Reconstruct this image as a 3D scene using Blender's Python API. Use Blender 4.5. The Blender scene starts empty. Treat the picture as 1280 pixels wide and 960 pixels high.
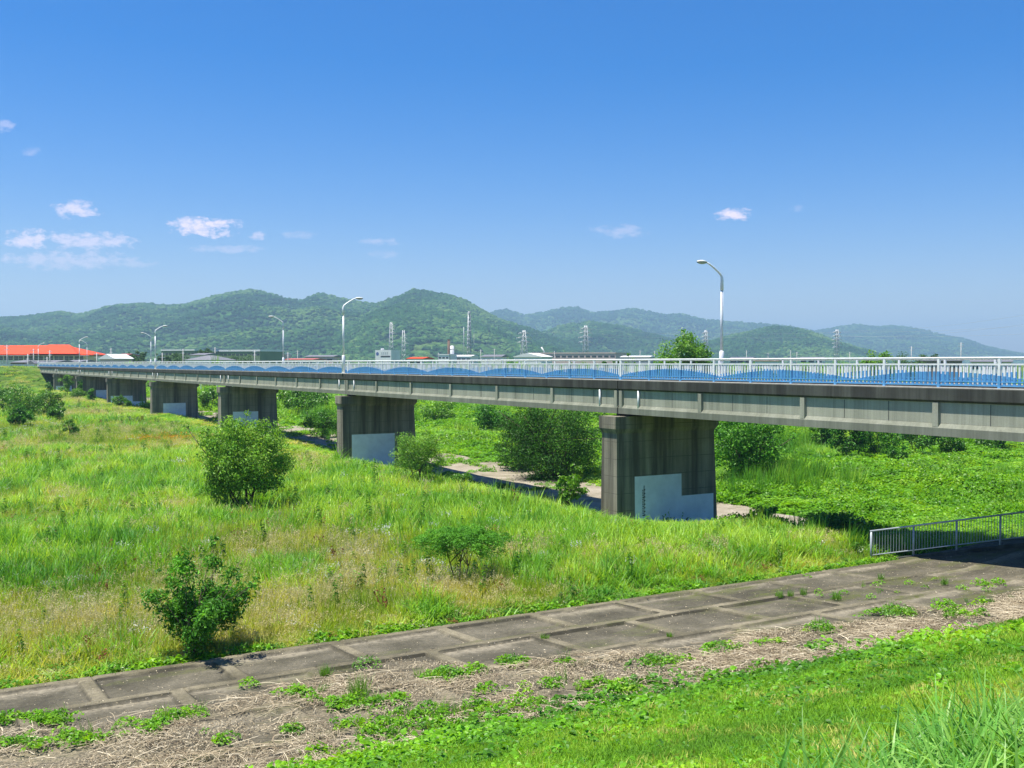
import bpy, math, random
import numpy as np
from mathutils import Vector, Matrix
sc = bpy.context.scene
COL = sc.collection
R = math.radians
random.seed(7)
rng = np.random.default_rng(7)

# ------------------------------------------------------------------ camera
CAMZ = 7.7
FPX = 1290.0
YAW = R(-30.5)
PITCH = math.atan(26 / FPX)
cd = bpy.data.cameras.new('camera')
cam = bpy.data.objects.new('camera', cd)
COL.objects.link(cam)
cd.sensor_width = 36.0
cd.lens = FPX / 1280 * 36
cd.clip_start = 0.1
cd.clip_end = 30000
cam.location = (0, 0, CAMZ)
cam.rotation_euler = (math.pi / 2 - PITCH, 0, YAW)
sc.camera = cam
# ------------------------------------------------------------------ world
SUN_EL = math.atan2(1.0, math.hypot(0.27, 0.08))
SUN_AZ = math.atan2(-0.27, 0.08)          # clockwise from +Y
w = bpy.data.worlds.new('World')
sc.world = w
w.use_nodes = True
WN, WL = w.node_tree.nodes, w.node_tree.links
WN.clear()


def nd(nodes, t, **kw):
    n = nodes.new(t)
    for k, v in kw.items():
        if k.startswith('i_'):
            key = k[2:]
            n.inputs[int(key) if key.isdigit() else key].default_value = v
        else:
            setattr(n, k, v)
    return n


wout = nd(WN, 'ShaderNodeOutputWorld')
bg = nd(WN, 'ShaderNodeBackground')
bg.inputs['Strength'].default_value = 0.070
sky = nd(WN, 'ShaderNodeTexSky')
sky.sky_type = 'NISHITA'
sky.sun_disc = False
sky.sun_elevation = SUN_EL
sky.sun_rotation = SUN_AZ
sky.altitude = 0
sky.air_density = 1.0
sky.dust_density = 0.6
sky.ozone_density = 3.0
hs = nd(WN, 'ShaderNodeHueSaturation')
hs.inputs['Saturation'].default_value = 1.6
tintn = nd(WN, 'ShaderNodeMix', data_type='RGBA', blend_type='MULTIPLY')
tintn.inputs[0].default_value = 1.0
tintn.inputs[7].default_value = (1.05, 0.965, 1.05, 1)
WL.new(sky.outputs[0], tintn.inputs[6])
WL.new(tintn.outputs[2], hs.inputs['Color'])
# small fair weather clouds, placed by bearing and height above the horizon
tc = nd(WN, 'ShaderNodeTexCoord')


def wmath(op, a, b=None, c=None, clamp=False):
    n = nd(WN, 'ShaderNodeMath', operation=op)
    n.use_clamp = clamp
    for i, x in enumerate((a, b, c)):
        if x is None:
            continue
        if isinstance(x, (int, float)):
            n.inputs[i].default_value = x
        else:
            WL.new(x, n.inputs[i])
    return n.outputs[0]


def wdot(vec):
    n = nd(WN, 'ShaderNodeVectorMath', operation='DOT_PRODUCT')
    WL.new(tc.outputs['Generated'], n.inputs[0])
    n.inputs[1].default_value = vec
    return n.outputs['Value']


fwd = (math.sin(-YAW), math.cos(-YAW), 0)
rgt = (math.cos(-YAW), -math.sin(-YAW), 0)
df = wmath('MAXIMUM', wdot(fwd), 0.01)
ca = wmath('DIVIDE', wdot(rgt), df)
cb = wmath('DIVIDE', wdot((0, 0, 1)), df)
cxy = nd(WN, 'ShaderNodeCombineXYZ')
WL.new(ca, cxy.inputs[0]); WL.new(wmath('MULTIPLY', cb, 1.9), cxy.inputs[1])
nz = nd(WN, 'ShaderNodeTexNoise')
nz.inputs['Scale'].default_value = 75
nz.inputs['Detail'].default_value = 7
nz.inputs['Roughness'].default_value = 0.62
WL.new(cxy.outputs[0], nz.inputs['Vector'])
noi = wmath('MULTIPLY', wmath('SUBTRACT', nz.outputs[0], 0.5), 2.6)
acc = None
for px, py, sx, sy, k in [(96, 262, 30, 11, .75), (40, 300, 34, 12, .8), (110, 301, 66, 11, .62), (85, 326, 90, 12, .42),
                          (254, 284, 46, 13, .95), (236, 280, 22, 10, .6), (324, 296, 12, 6, .5), (285, 311, 45, 6, .28), (917, 269, 24, 8, .95),
                          (778, 289, 34, 9, .3), (472, 303, 26, 5, .3), (480, 318, 20, 5, .2), (6, 158, 16, 9, .3),
                          (42, 190, 12, 6, .2), (375, 294, 22, 5, .22), (994, 261, 12, 4, .2), (150, 330, 50, 5, .25)]:
    a0, b0 = (px - 640) / FPX, (454 - py) / FPX
    x = wmath('POWER', wmath('DIVIDE', wmath('SUBTRACT', ca, a0), sx / FPX), 2.0)
    y = wmath('POWER', wmath('DIVIDE', wmath('SUBTRACT', cb, b0), sy / FPX), 2.0)
    q = wmath('SUBTRACT', 1.0, wmath('ADD', x, y))
    q = wmath('ADD', q, wmath('MULTIPLY', noi, 2.0))
    q = wmath('MULTIPLY', q, 0.9, clamp=True)
    q = wmath('MULTIPLY', q, k)
    acc = q if acc is None else wmath('MAXIMUM', acc, q)
mx = nd(WN, 'ShaderNodeMix', data_type='RGBA')
WL.new(acc, mx.inputs[0])
WL.new(hs.outputs[0], mx.inputs[6])
mx.inputs[7].default_value = (8.6, 7.3, 8.3, 1)
WL.new(mx.outputs[2], bg.inputs['Color'])
WL.new(bg.outputs[0], wout.inputs['Surface'])
# ------------------------------------------------------------------ sun
sl = bpy.data.lights.new('sun', 'SUN')
sl.energy = 4.4
sl.angle = R(0.53)
sl.color = (1.0, 0.95, 0.86)
so = bpy.data.objects.new('sun', sl)
COL.objects.link(so)
so.rotation_euler = Vector((0.27, -0.08, -1.0)).to_track_quat('-Z', 'Y').to_euler()
so.location = (0, 0, 60)
vs = sc.view_settings
vs.view_transform = 'Standard'
vs.look = 'None'
vs.gamma = 1.0
vs.exposure = 1.05
sc.cycles.max_bounces = 6
sc.cycles.diffuse_bounces = 2
sc.cycles.glossy_bounces = 2
sc.cycles.transmission_bounces = 3
sc.cycles.transparent_max_bounces = 4
sc.cycles.volume_bounces = 0
sc.cycles.use_denoising = True
sc.render.use_motion_blur = False

# ------------------------------------------------------------------ picture <-> world helpers
FW = np.array([math.sin(-YAW), math.cos(-YAW)])
RT = np.array([math.cos(-YAW), -math.sin(-YAW)])
HZ = 454.0


def at(px, depth):
    """plan position on the bearing of a photo column at a distance"""
    x = (px - 640) / FPX * depth
    return RT[0] * x + FW[0] * depth, RT[1] * x + FW[1] * depth


def zat(py, depth):
    return CAMZ + (HZ - py) / FPX * depth


def onz(px, py, z=0.0):
    """where the sight line meets level z"""
    d = (CAMZ - z) * FPX / (py - HZ)
    return at(px, d) + (d,)


# ------------------------------------------------------------------ noise
def _hash(ix, iy, seed):
    h = (ix.astype(np.int64) * 374761393 + iy.astype(np.int64) * 668265263 + seed * 1442695041) & 0xffffffff
    h = ((h ^ (h >> 13)) * 1274126177) & 0xffffffff
    h = h ^ (h >> 16)
    return (h & 0xffff) / 65535.0


def vnoise(x, y, seed=0):
    x = np.asarray(x, float); y = np.asarray(y, float)
    ix, iy = np.floor(x), np.floor(y)
    fx, fy = x - ix, y - iy
    fx = fx * fx * (3 - 2 * fx); fy = fy * fy * (3 - 2 * fy)
    a = _hash(ix, iy, seed); b = _hash(ix + 1, iy, seed)
    c = _hash(ix, iy + 1, seed); d = _hash(ix + 1, iy + 1, seed)
    return (a * (1 - fx) + b * fx) * (1 - fy) + (c * (1 - fx) + d * fx) * fy


def fbm(x, y, seed=0, oct=4):
    s = 0; a = 0.5; t = 0
    for i in range(oct):
        s = s + a * vnoise(x * 2 ** i, y * 2 ** i, seed + i * 17); t += a; a *= 0.5
    return s / t


def sstep(a, b, x):
    t = np.clip((np.asarray(x, float) - a) / (b - a), 0, 1)
    return t * t * (3 - 2 * t)


# ------------------------------------------------------------------ terrain height
U0, U1 = 32.35, 39.6           # near and far edge of the bridge
V1, SPAN = 43.96, 38.8         # first pier in view, span


def ground(u, v, rough=True):
    u = np.asarray(u, float); v = np.asarray(v, float)
    f = 1.0 * sstep(120, 290, v) - .80 * sstep(27.5, 33.5, u) * sstep(36, 42, v) * sstep(120, 60, v) + (0.30 * (fbm(u / 9, v / 9, 3) - .5) * 2 * sstep(27, 31, v) if rough else 0)
    dip = -1.1 * sstep(33.4, 37.5, u) * sstep(27.2, 38, v) * (1 - .35 * sstep(150, 290, v))
    bump = 0
    if rough:
        bump = (fbm(u / 7, v / 7, 11) - .45) * 1.3 * sstep(47.5, 52, u) * sstep(34, 44, v)
    f = f + dip + bump
    ap = .65 * (26.5 - v) / 9.4 + .55 * sstep(32, 39, u) * sstep(28.5, 24, v)
    ap2 = np.maximum(ap, -.02 + .55 * sstep(32, 39, u) * sstep(28.5, 24, v))
    lawn = .65 + .32 * (17.1 - v) + (.05 * (fbm(u / 1.7, v / 1.7, 5) - .5) if rough else 0)
    lawn = np.minimum(lawn, 6.02 + .01 * (0.5 - v))
    h = np.where(v > 27.6, f, np.where(v > 26.5, (f * (v - 26.5) + ap2 * (27.6 - v)) / 1.1, np.where(v > 17.1, ap2, lawn)))
    lev = 6.62
    up = 1.0 * sstep(120, 290, v) * 1.0
    face = 1.0 + (lev - 1.0) * np.clip((v - 299) / 16.0, 0, 1)
    h = np.where(v > 299, np.where(v < 315, np.maximum(face, h * 0 + 1), lev), h)
    h = np.where(v > 322, np.maximum(1.6, lev - .45 * (v - 322)), h)
    h = np.where(v < -6, np.maximum(1.6, 6.08 + .4 * (v + 6)), h)
    return h


# ------------------------------------------------------------------ object helpers
def tag(o, label=None, cat=None, group=None, kind=None):
    if label: o['label'] = label
    if cat: o['category'] = cat
    if group: o['group'] = group
    if kind: o['kind'] = kind
    return o


def thing(name, label, cat, loc=(0, 0, 0), rz=0.0, group=None):
    o = bpy.data.objects.new(name, None)
    COL.objects.link(o)
    o.empty_display_size = .3
    o.location = loc
    o.rotation_euler = (0, 0, rz)
    return tag(o, label, cat, group)


def copy_tree(o, parent=None):
    c = o.copy(); COL.objects.link(c)
    if parent: c.parent = parent
    for ch in list(o.children):
        copy_tree(ch, c)
    return c


class MB:
    """collects shapes into one mesh"""
    def __init__(s):
        s.v = []; s.f = []; s.m = []; s.sm = []

    def add(s, vs_, fs, m=0, smooth=False):
        b = len(s.v)
        s.v += [tuple(map(float, q)) for q in vs_]
        s.f += [tuple(i + b for i in q) for q in fs]
        s.m += [m] * len(fs); s.sm += [smooth] * len(fs)
        return s

    def box(s, x0, x1, y0, y1, z0, z1, m=0):
        return s.add([(x0, y0, z0), (x1, y0, z0), (x1, y1, z0), (x0, y1, z0), (x0, y0, z1), (x1, y0, z1), (x1, y1, z1), (x0, y1, z1)],
                     [(0, 3, 2, 1), (4, 5, 6, 7), (0, 1, 5, 4), (1, 2, 6, 5), (2, 3, 7, 6), (3, 0, 4, 7)], m)

    def hexa(s, bot, top, m=0):
        return s.add(list(bot) + list(top), [(0, 3, 2, 1), (4, 5, 6, 7), (0, 1, 5, 4), (1, 2, 6, 5), (2, 3, 7, 6), (3, 0, 4, 7)], m)

    def prism_y(s, prof, y0, y1, m=0):
        """profile (x,z) counter-clockwise seen from -y, swept along y"""
        n = len(prof)
        vv = [(x, y0, z) for x, z in prof] + [(x, y1, z) for x, z in prof]
        ff = [tuple(range(n)), tuple(range(2 * n - 1, n - 1, -1))]
        ff += [((i + 1) % n, i, i + n, (i + 1) % n + n) for i in range(n)]
        return s.add(vv, ff, m)

    def prism_x(s, prof, x0, x1, m=0):
        n = len(prof)
        vv = [(x0, y, z) for y, z in prof] + [(x1, y, z) for y, z in prof]
        ff = [tuple(range(n - 1, -1, -1)), tuple(range(n, 2 * n))]
        ff += [(i, (i + 1) % n, (i + 1) % n + n, i + n) for i in range(n)]
        return s.add(vv, ff, m)

    def tube(s, pts, rad, n=8, m=0, cap=True):
        pts = [Vector(p) for p in pts]
        if not hasattr(rad, '__len__'): rad = [rad] * len(pts)
        vv = []; ff = []
        pa = None
        for i, p in enumerate(pts):
            d = (pts[min(i + 1, len(pts) - 1)] - pts[max(i - 1, 0)]).normalized()
            if pa is None:
                pa = d.orthogonal().normalized()
            pa = (pa - d * pa.dot(d)).normalized()
            pb = d.cross(pa)
            for k in range(n):
                a = 2 * math.pi * k / n
                vv.append(p + (pa * math.cos(a) + pb * math.sin(a)) * rad[i])
        for i in range(len(pts) - 1):
            for k in range(n):
                ff.append((i * n + k, i * n + (k + 1) % n, (i + 1) * n + (k + 1) % n, (i + 1) * n + k))
        if cap:
            ff.append(tuple(range(n - 1, -1, -1)))
            ff.append(tuple(range((len(pts) - 1) * n, len(pts) * n)))
        s.add(vv, ff, m, True)
        if cap: s.sm[-1] = s.sm[-2] = False
        return s

    def build(s, name, mats, parent=None, origin=(0, 0, 0)):
        me = bpy.data.meshes.new(name)
        ox, oy, oz = origin
        me.from_pydata([(x - ox, y - oy, z - oz) for x, y, z in s.v], [], s.f)
        if not isinstance(mats, (list, tuple)): mats = [mats]
        for q in mats: me.materials.append(q)
        me.polygons.foreach_set('material_index', s.m)
        me.polygons.foreach_set('use_smooth', s.sm)
        me.update()
        o = bpy.data.objects.new(name, me)
        COL.objects.link(o)
        if parent is not None: o.parent = parent
        return o


def np_mesh(name, V, F, mats, parent=None, smooth=False, link=True, attrs=None, mi=None):
    """V (n,3), F (m,k) arrays"""
    me = bpy.data.meshes.new(name)
    V = np.ascontiguousarray(V, np.float32); F = np.ascontiguousarray(F, np.int32)
    k = F.shape[1]
    me.vertices.add(len(V)); me.vertices.foreach_set('co', V.ravel())
    me.loops.add(F.size); me.loops.foreach_set('vertex_index', F.ravel())
    me.polygons.add(len(F)); me.polygons.foreach_set('loop_start', np.arange(0, F.size, k, dtype=np.int32))
    if not isinstance(mats, (list, tuple)): mats = [mats]
    for q in mats: me.materials.append(q)
    if mi is not None: me.polygons.foreach_set('material_index', np.asarray(mi, np.int32))
    me.polygons.foreach_set('use_smooth', np.full(len(F), smooth))
    me.update(calc_edges=True)
    if attrs:
        for an, arr in attrs.items():
            a = me.attributes.new(an, 'FLOAT', 'POINT')
            a.data.foreach_set('value', np.ascontiguousarray(arr, np.float32))
    o = bpy.data.objects.new(name, me)
    if link: COL.objects.link(o)
    if parent is not None: o.parent = parent
    return o


def grid_mesh(name, X, Y, Z, mat, attrs=None, smooth=True):
    ny, nx = X.shape
    V = np.stack([X.ravel(), Y.ravel(), Z.ravel()], 1)
    i = np.arange(nx * ny).reshape(ny, nx)
    F = np.stack([i[:-1, :-1].ravel(), i[:-1, 1:].ravel(), i[1:, 1:].ravel(), i[1:, :-1].ravel()], 1)
    return np_mesh(name, V, F, mat, smooth=smooth, attrs=attrs)


# ------------------------------------------------------------------ materials
def newmat(name):
    m = bpy.data.materials.new(name)
    m.use_nodes = True
    N, L = m.node_tree.nodes, m.node_tree.links
    b = N['Principled BSDF']
    return m, N, L, b


def ramp(N, L, src, stops):
    r = N.new('ShaderNodeValToRGB')
    e = r.color_ramp.elements
    while len(e) < len(stops): e.new(0.5)
    for q, (p, c) in zip(e, stops):
        q.position = p; q.color = (*c, 1) if len(c) == 3 else c
    L.new(src, r.inputs[0])
    return r.outputs[0]


def noise(N, L, scale, detail=4, rough=.55, coord='Object', stretch=None, dist=0):
    t = N.new('ShaderNodeTexCoord')
    n = N.new('ShaderNodeTexNoise')
    n.inputs['Scale'].default_value = scale
    n.inputs['Detail'].default_value = detail
    n.inputs['Roughness'].default_value = rough
    n.inputs['Distortion'].default_value = dist
    src = t.outputs[coord]
    if coord == 'World':
        pass
    if stretch:
        mp = N.new('ShaderNodeMapping'); mp.inputs['Scale'].default_value = stretch
        L.new(src, mp.inputs[0]); src = mp.outputs[0]
    L.new(src, n.inputs['Vector'])
    return n.outputs[0]


def mixc(N, L, fac, a, b, mode='MIX'):
    m = N.new('ShaderNodeMix'); m.data_type = 'RGBA'; m.blend_type = mode
    for sock, x in ((0, fac), (6, a), (7, b)):
        if isinstance(x, (int, float)): m.inputs[sock].default_value = x
        elif isinstance(x, tuple): m.inputs[sock].default_value = (*x, 1) if len(x) == 3 else x
        else: L.new(x, m.inputs[sock])
    return m.outputs[2]


def bump(N, L, b, h, strength=.3, dist=.02):
    n = N.new('ShaderNodeBump')
    n.inputs['Strength'].default_value = strength
    n.inputs['Distance'].default_value = dist
    L.new(h, n.inputs['Height']); L.new(n.outputs[0], b.inputs['Normal'])


def plain(name, col, rough=.7, var=.12, scale=3, metal=0.0, spec=.5):
    m, N, L, b = newmat(name)
    n = noise(N, L, scale, 5)
    c = ramp(N, L, n, [(.3, tuple(x * (1 - var) for x in col)), (.7, tuple(min(1, x * (1 + var)) for x in col))])
    L.new(c, b.inputs['Base Color'])
    b.inputs['Roughness'].default_value = rough
    b.inputs['Metallic'].default_value = metal
    b.inputs['Specular IOR Level'].default_value = spec
    return m


def concrete(name, lo, hi, stain, streak=1.0, line=False, moss=None, stain_pos=(.42, .62)):
    """board-marked, water-streaked concrete"""
    m, N, L, b = newmat(name)
    n1 = noise(N, L, .6, 6, .6)
    c = ramp(N, L, n1, [(.3, lo), (.7, hi)])
    n2 = noise(N, L, 1.0, 5, .65, stretch=(1.6, 1.6, .07))
    s = ramp(N, L, n2, [(stain_pos[0], (1, 1, 1)), (stain_pos[1], (0, 0, 0))])
    mm = N.new('ShaderNodeMath'); mm.operation = 'MULTIPLY'; mm.inputs[1].default_value = streak
    L.new(s, mm.inputs[0])
    c = mixc(N, L, mm.outputs[0], c, stain)
    n3 = noise(N, L, 1.0, 3, .7, stretch=(9, 9, .25))
    f = ramp(N, L, n3, [(.3, (.84, .84, .84)), (.7, (1.08, 1.08, 1.08))])
    c = mixc(N, L, 1.0, c, f, 'MULTIPLY')
    n4 = noise(N, L, 40, 4)
    f4 = ramp(N, L, n4, [(.3, (.85, .85, .85)), (.7, (1.1, 1.1, 1.1))])
    c = mixc(N, L, 1.0, c, f4, 'MULTIPLY')
    if line:
        t = N.new('ShaderNodeTexCoord'); sx = N.new('ShaderNodeSeparateXYZ'); L.new(t.outputs['Object'], sx.inputs[0])
        a = N.new('ShaderNodeMath'); a.operation = 'PINGPONG'; a.inputs[1].default_value = .45
        L.new(sx.outputs[2], a.inputs[0])
        q = N.new('ShaderNodeMath'); q.operation = 'LESS_THAN'; q.inputs[1].default_value = .012
        L.new(a.outputs[0], q.inputs[0])
        c = mixc(N, L, q.outputs[0], c, tuple(x * .45 for x in lo))
    L.new(c, b.inputs['Base Color'])
    b.inputs['Roughness'].default_value = .9
    b.inputs['Specular IOR Level'].default_value = .2
    bump(N, L, b, n4, .35, .01)
    return m


def leafmat(name, stops, rough=.5, trans=.35, vary=.25, attr=None, spec=.3, tcol=(1.5, 1.35, .5)):
    """foliage: colour by the instance's own tint (or a mesh attribute), thin-leaf translucency"""
    m, N, L, b = newmat(name)
    a = N.new('ShaderNodeAttribute')
    if attr:
        a.attribute_name = attr
    else:
        a.attribute_type = 'INSTANCER'; a.attribute_name = 'tint'
    c = ramp(N, L, a.outputs['Fac'], stops)
    g = N.new('ShaderNodeNewGeometry')
    r = ramp(N, L, g.outputs['Random Per Island'], [(0, (1 - vary,) * 3), (1, (1 + vary,) * 3)])
    c = mixc(N, L, 1.0, c, r, 'MULTIPLY')
    L.new(c, b.inputs['Base Color'])
    b.inputs['Roughness'].default_value = rough
    b.inputs['Specular IOR Level'].default_value = spec
    t = N.new('ShaderNodeBsdfTranslucent')
    tcx = mixc(N, L, 1.0, c, tcol, 'MULTIPLY')
    L.new(tcx, t.inputs[0])
    ms = N.new('ShaderNodeMixShader'); ms.inputs[0].default_value = trans
    L.new(b.outputs[0], ms.inputs[1]); L.new(t.outputs[0], ms.inputs[2])
    L.new(ms.outputs[0], N['Material Output'].inputs[0])
    return m

M = {}
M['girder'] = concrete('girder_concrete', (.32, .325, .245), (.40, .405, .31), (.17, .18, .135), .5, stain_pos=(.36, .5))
M['girder_line'] = plain('girder_joint', (.10, .105, .085), .9)
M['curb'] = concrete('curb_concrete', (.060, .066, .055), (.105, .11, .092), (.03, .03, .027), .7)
M['curbtop'] = plain('curb_top', (.55, .50, .43), .9, .15, 4)  # lit upper side of the kerb put into a paler colour
M['pier'] = concrete('pier_concrete', (.27, .245, .18), (.38, .345, .255), (.09, .085, .065), .9, line=True, stain_pos=(.38, .62))
M['asphalt'] = plain('asphalt', (.055, .055, .055), .95, .15, 30)
M['white'] = plain('white_paint', (.84, .84, .83), .45, .08, 8)
M['railwhite'] = plain('rail_white_paint', (.76, .78, .76), .5, .10, 6)
M['blue'] = plain('rail_blue_paint', (.085, .29, .54), .5, .12, 6)
M['panel'] = plain('grey_blue_overpaint', (.82, .87, .92), .8, .10, 1.7)
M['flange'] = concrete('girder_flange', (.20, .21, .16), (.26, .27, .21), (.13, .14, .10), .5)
M['galv'] = plain('galvanised_steel', (.38, .41, .43), .4, .12, 8, .15)
M['dark'] = plain('dark_void', (.03, .03, .03), .9)
M['black'] = plain('black_paint', (.03, .032, .035), .6)
M['lampglass'] = plain('lamp_glass', (.35, .37, .33), .15, .1, 5)
M['lamphead'] = plain('lamp_head_metal', (.62, .63, .58), .35, .1, 5)
M['bark'] = plain('bark', (.10, .075, .05), .95, .35, 14)

# ------------------------------------------------------------------ ground sheet
def spaced(segs):
    out = [segs[0][0]]
    for a, b, st in segs:
        n = max(1, int(round((b - a) / st)))
        out += list(a + (b - a) * (np.arange(n) + 1) / n)
    return np.array(out)


gu = spaced([(-5000, -3000, 1000), (-3000, -400, 400), (-400, -60, 30), (-60, -8, 2), (-8, 60, .4), (60, 140, 1.5), (140, 500, 12), (500, 3000, 250), (3000, 9400, 1600)])
gv = spaced([(-2800, -400, 600), (-400, -20, 40), (-20, 0, 2), (0, 30, .35), (30, 90, .5), (90, 295, 2), (295, 330, .5), (330, 500, 17), (500, 3000, 250), (3000, 10300, 1600)])
GU, GV = np.meshgrid(gu, gv)
GZ = ground(GU, GV) - .02
m, N, L, b = newmat('soil_and_thatch')
n1 = noise(N, L, .35, 6, .6)
n2 = noise(N, L, 3.0, 5, .7)
c = ramp(N, L, n1, [(.32, (.06, .13, .018)), (.5, (.09, .17, .025)), (.68, (.15, .19, .05))])
c = mixc(N, L, 1.0, c, ramp(N, L, n2, [(.3, (.5, .5, .5)), (.7, (1.3, 1.3, 1.3))]), 'MULTIPLY')
L.new(c, b.inputs['Base Color']); b.inputs['Roughness'].default_value = 1
b.inputs['Specular IOR Level'].default_value = .1
bump(N, L, b, n2, .8, .1)
M['soil'] = m
g = grid_mesh('ground', GU, GV, GZ, m)
tag(g, kind='structure')

# path of bare gravel and concrete along the low strip under the bridge
m, N, L, b = newmat('gravel_path')
n1 = noise(N, L, .5, 7, .65); n2 = noise(N, L, 9, 6, .7)
c = ramp(N, L, n1, [(.3, (.15, .14, .075)), (.5, (.29, .25, .18)), (.68, (.38, .34, .26))])
c = mixc(N, L, 1.0, c, ramp(N, L, n2, [(.3, (.6, .6, .6)), (.7, (1.2, 1.2, 1.2))]), 'MULTIPLY')
L.new(c, b.inputs['Base Color']); b.inputs['Roughness'].default_value = 1
bump(N, L, b, n2, .6, .05)
M['gravel'] = m
pu = np.linspace(0, 1, 26); pv = spaced([(33, 295, .6)])
PU, PV = np.meshgrid(pu, pv)
left = 34.2 + .5 * (fbm(PV / 6, PV * 0, 21) - .5) * 2
right = 47.6 + 1.6 * (fbm(PV / 8, PV * 0 + 3, 22) - .5) * 2
PX = left + (right - left) * PU
g = grid_mesh('path', PX, PV, ground(PX, PV) + .035, m)
tag(g, kind='structure')

# ------------------------------------------------------------------ concrete apron with its lattice of raised beams
au = np.arange(-6, 46, .055); av = np.arange(16.6, 26.75, .05)
AU, AV = np.meshgrid(au, av)
ROW, PIT, BW = 2.62, 3.15, .34
r = (26.62 - AV)
row = np.floor(r / ROW)
rr = r - row * ROW
off = (row % 2) * PIT * .5 + .35
cc = np.mod(AU - off, PIT)
wob = .03 * (fbm(AU * 2, AV * 2, 8) - .5)
inu = sstep(BW, BW + .05, cc + wob * .5) * sstep(PIT, PIT - .05, cc + wob * .5)
inv = sstep(BW, BW + .07, rr + wob) * sstep(ROW, ROW - .07, rr + wob)
rec = inu * inv
# worn, silted panels towards the right end; the beams all but vanish
wear = .48 - .34 * sstep(22, 32, AU + (fbm(AU / 4, AV / 4, 9) - .5) * 6)
cell = _hash(np.floor((AU - off) / PIT), row, 4)
sag = (fbm(AU / 2.5, AV / 2.5, 31) - .5) * .05 * sstep(12, 30, AU) + (cell - .5) * .02
H = ground(AU, AV, False) + .13 - rec * .135 * wear - rec * (cell * .03) + sag
# silt that gathered along the lower beam and in low corners of each panel
silt = rec * (sstep(.75, .0, rr - BW + (fbm(AU * 1.5, AV * 1.5, 41) - .5) * .9) * (_hash(np.floor((AU - off) / PIT), row, 77) > .25))
edge = rec * 0
moss = sstep(.56, .68, fbm(AU / 1.6, AV / .5, 51)) * sstep(15, 27, AU) + .6 * sstep(.6, .72, fbm(AU / 2.2, AV / .6, 52))
joint = ((1 - rec) * sstep(.30, .36, cc) * sstep(.42, .36, cc))
H = H - .03 * joint
# feather the ends and the outer face
H = np.where(AV > 26.63, H - .35, H)
H = np.where(AU > 33, H + .02, H)
m, N, L, b = newmat('weathered_apron_concrete')
n1 = noise(N, L, .5, 7, .62); n2 = noise(N, L, 7, 6, .7); n3 = noise(N, L, 60, 4, .7)
c = ramp(N, L, n1, [(.34, (.078, .072, .050)), (.5, (.122, .112, .079)), (.66, (.185, .168, .122))])
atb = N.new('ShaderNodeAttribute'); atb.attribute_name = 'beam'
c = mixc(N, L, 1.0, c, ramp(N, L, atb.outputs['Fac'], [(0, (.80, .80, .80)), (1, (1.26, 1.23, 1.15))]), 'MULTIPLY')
c = mixc(N, L, 1.0, c, ramp(N, L, n2, [(.3, (.68, .68, .7)), (.7, (1.22, 1.2, 1.15))]), 'MULTIPLY')
c = mixc(N, L, 1.0, c, ramp(N, L, n3, [(.35, (.62, .62, .62)), (.65, (1.35, 1.35, 1.35))]), 'MULTIPLY')
atc = N.new('ShaderNodeAttribute'); atc.attribute_name = 'crack'
c = mixc(N, L, atc.outputs['Fac'], c, (.045, .042, .03))
at1 = N.new('ShaderNodeAttribute'); at1.attribute_name = 'silt'
s1 = N.new('ShaderNodeMath'); s1.operation = 'MULTIPLY'; L.new(at1.outputs['Fac'], s1.inputs[0]); L.new(ramp(N, L, n2, [(.3, (.2, .2, .2)), (.6, (1, 1, 1))]), s1.inputs[1])
c = mixc(N, L, s1.outputs[0], c, (.26, .23, .165))
at2 = N.new('ShaderNodeAttribute'); at2.attribute_name = 'moss'
s2 = N.new('ShaderNodeMath'); s2.operation = 'MULTIPLY'; L.new(at2.outputs['Fac'], s2.inputs[0]); L.new(ramp(N, L, n2, [(.4, (.1, .1, .1)), (.6, (1, 1, 1))]), s2.inputs[1])
c = mixc(N, L, s2.outputs[0], c, (.085, .095, .03))
at3 = N.new('ShaderNodeAttribute'); at3.attribute_name = 'litter'
s3 = N.new('ShaderNodeMath'); s3.operation = 'MULTIPLY'; L.new(at3.outputs['Fac'], s3.inputs[0]); L.new(ramp(N, L, noise(N, L, 14, 6, .8), [(.42, (0, 0, 0)), (.58, (1, 1, 1))]), s3.inputs[1])
c = mixc(N, L, s3.outputs[0], c, ramp(N, L, n3, [(.3, (.12, .10, .065)), (.7, (.35, .30, .20))]))
spk = ramp(N, L, noise(N, L, 22, 2, .5), [(.70, (0, 0, 0)), (.74, (1, 1, 1))])
c = mixc(N, L, spk, c, (.34, .31, .26))
L.new(c, b.inputs['Base Color']); b.inputs['Roughness'].default_value = .95
b.inputs['Specular IOR Level'].default_value = .15
bump(N, L, b, n3, .6, .02)
M['apron'] = m
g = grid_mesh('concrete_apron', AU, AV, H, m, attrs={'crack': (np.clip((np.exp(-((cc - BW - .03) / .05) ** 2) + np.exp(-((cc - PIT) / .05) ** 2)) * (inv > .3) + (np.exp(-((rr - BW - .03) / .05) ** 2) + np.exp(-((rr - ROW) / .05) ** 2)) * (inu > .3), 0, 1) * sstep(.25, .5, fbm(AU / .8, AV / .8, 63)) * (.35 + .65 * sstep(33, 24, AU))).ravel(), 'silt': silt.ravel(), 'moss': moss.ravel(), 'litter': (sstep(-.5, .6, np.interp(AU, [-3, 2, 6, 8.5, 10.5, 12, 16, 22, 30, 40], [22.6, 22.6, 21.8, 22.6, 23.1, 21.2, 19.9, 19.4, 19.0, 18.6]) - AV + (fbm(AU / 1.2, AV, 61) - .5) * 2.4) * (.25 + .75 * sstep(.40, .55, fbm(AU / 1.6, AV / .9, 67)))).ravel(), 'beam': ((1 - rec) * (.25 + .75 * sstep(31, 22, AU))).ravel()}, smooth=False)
tag(g, kind='structure')


def apron_h(u, v):
    return ground(u, v, False) + .13


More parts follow.
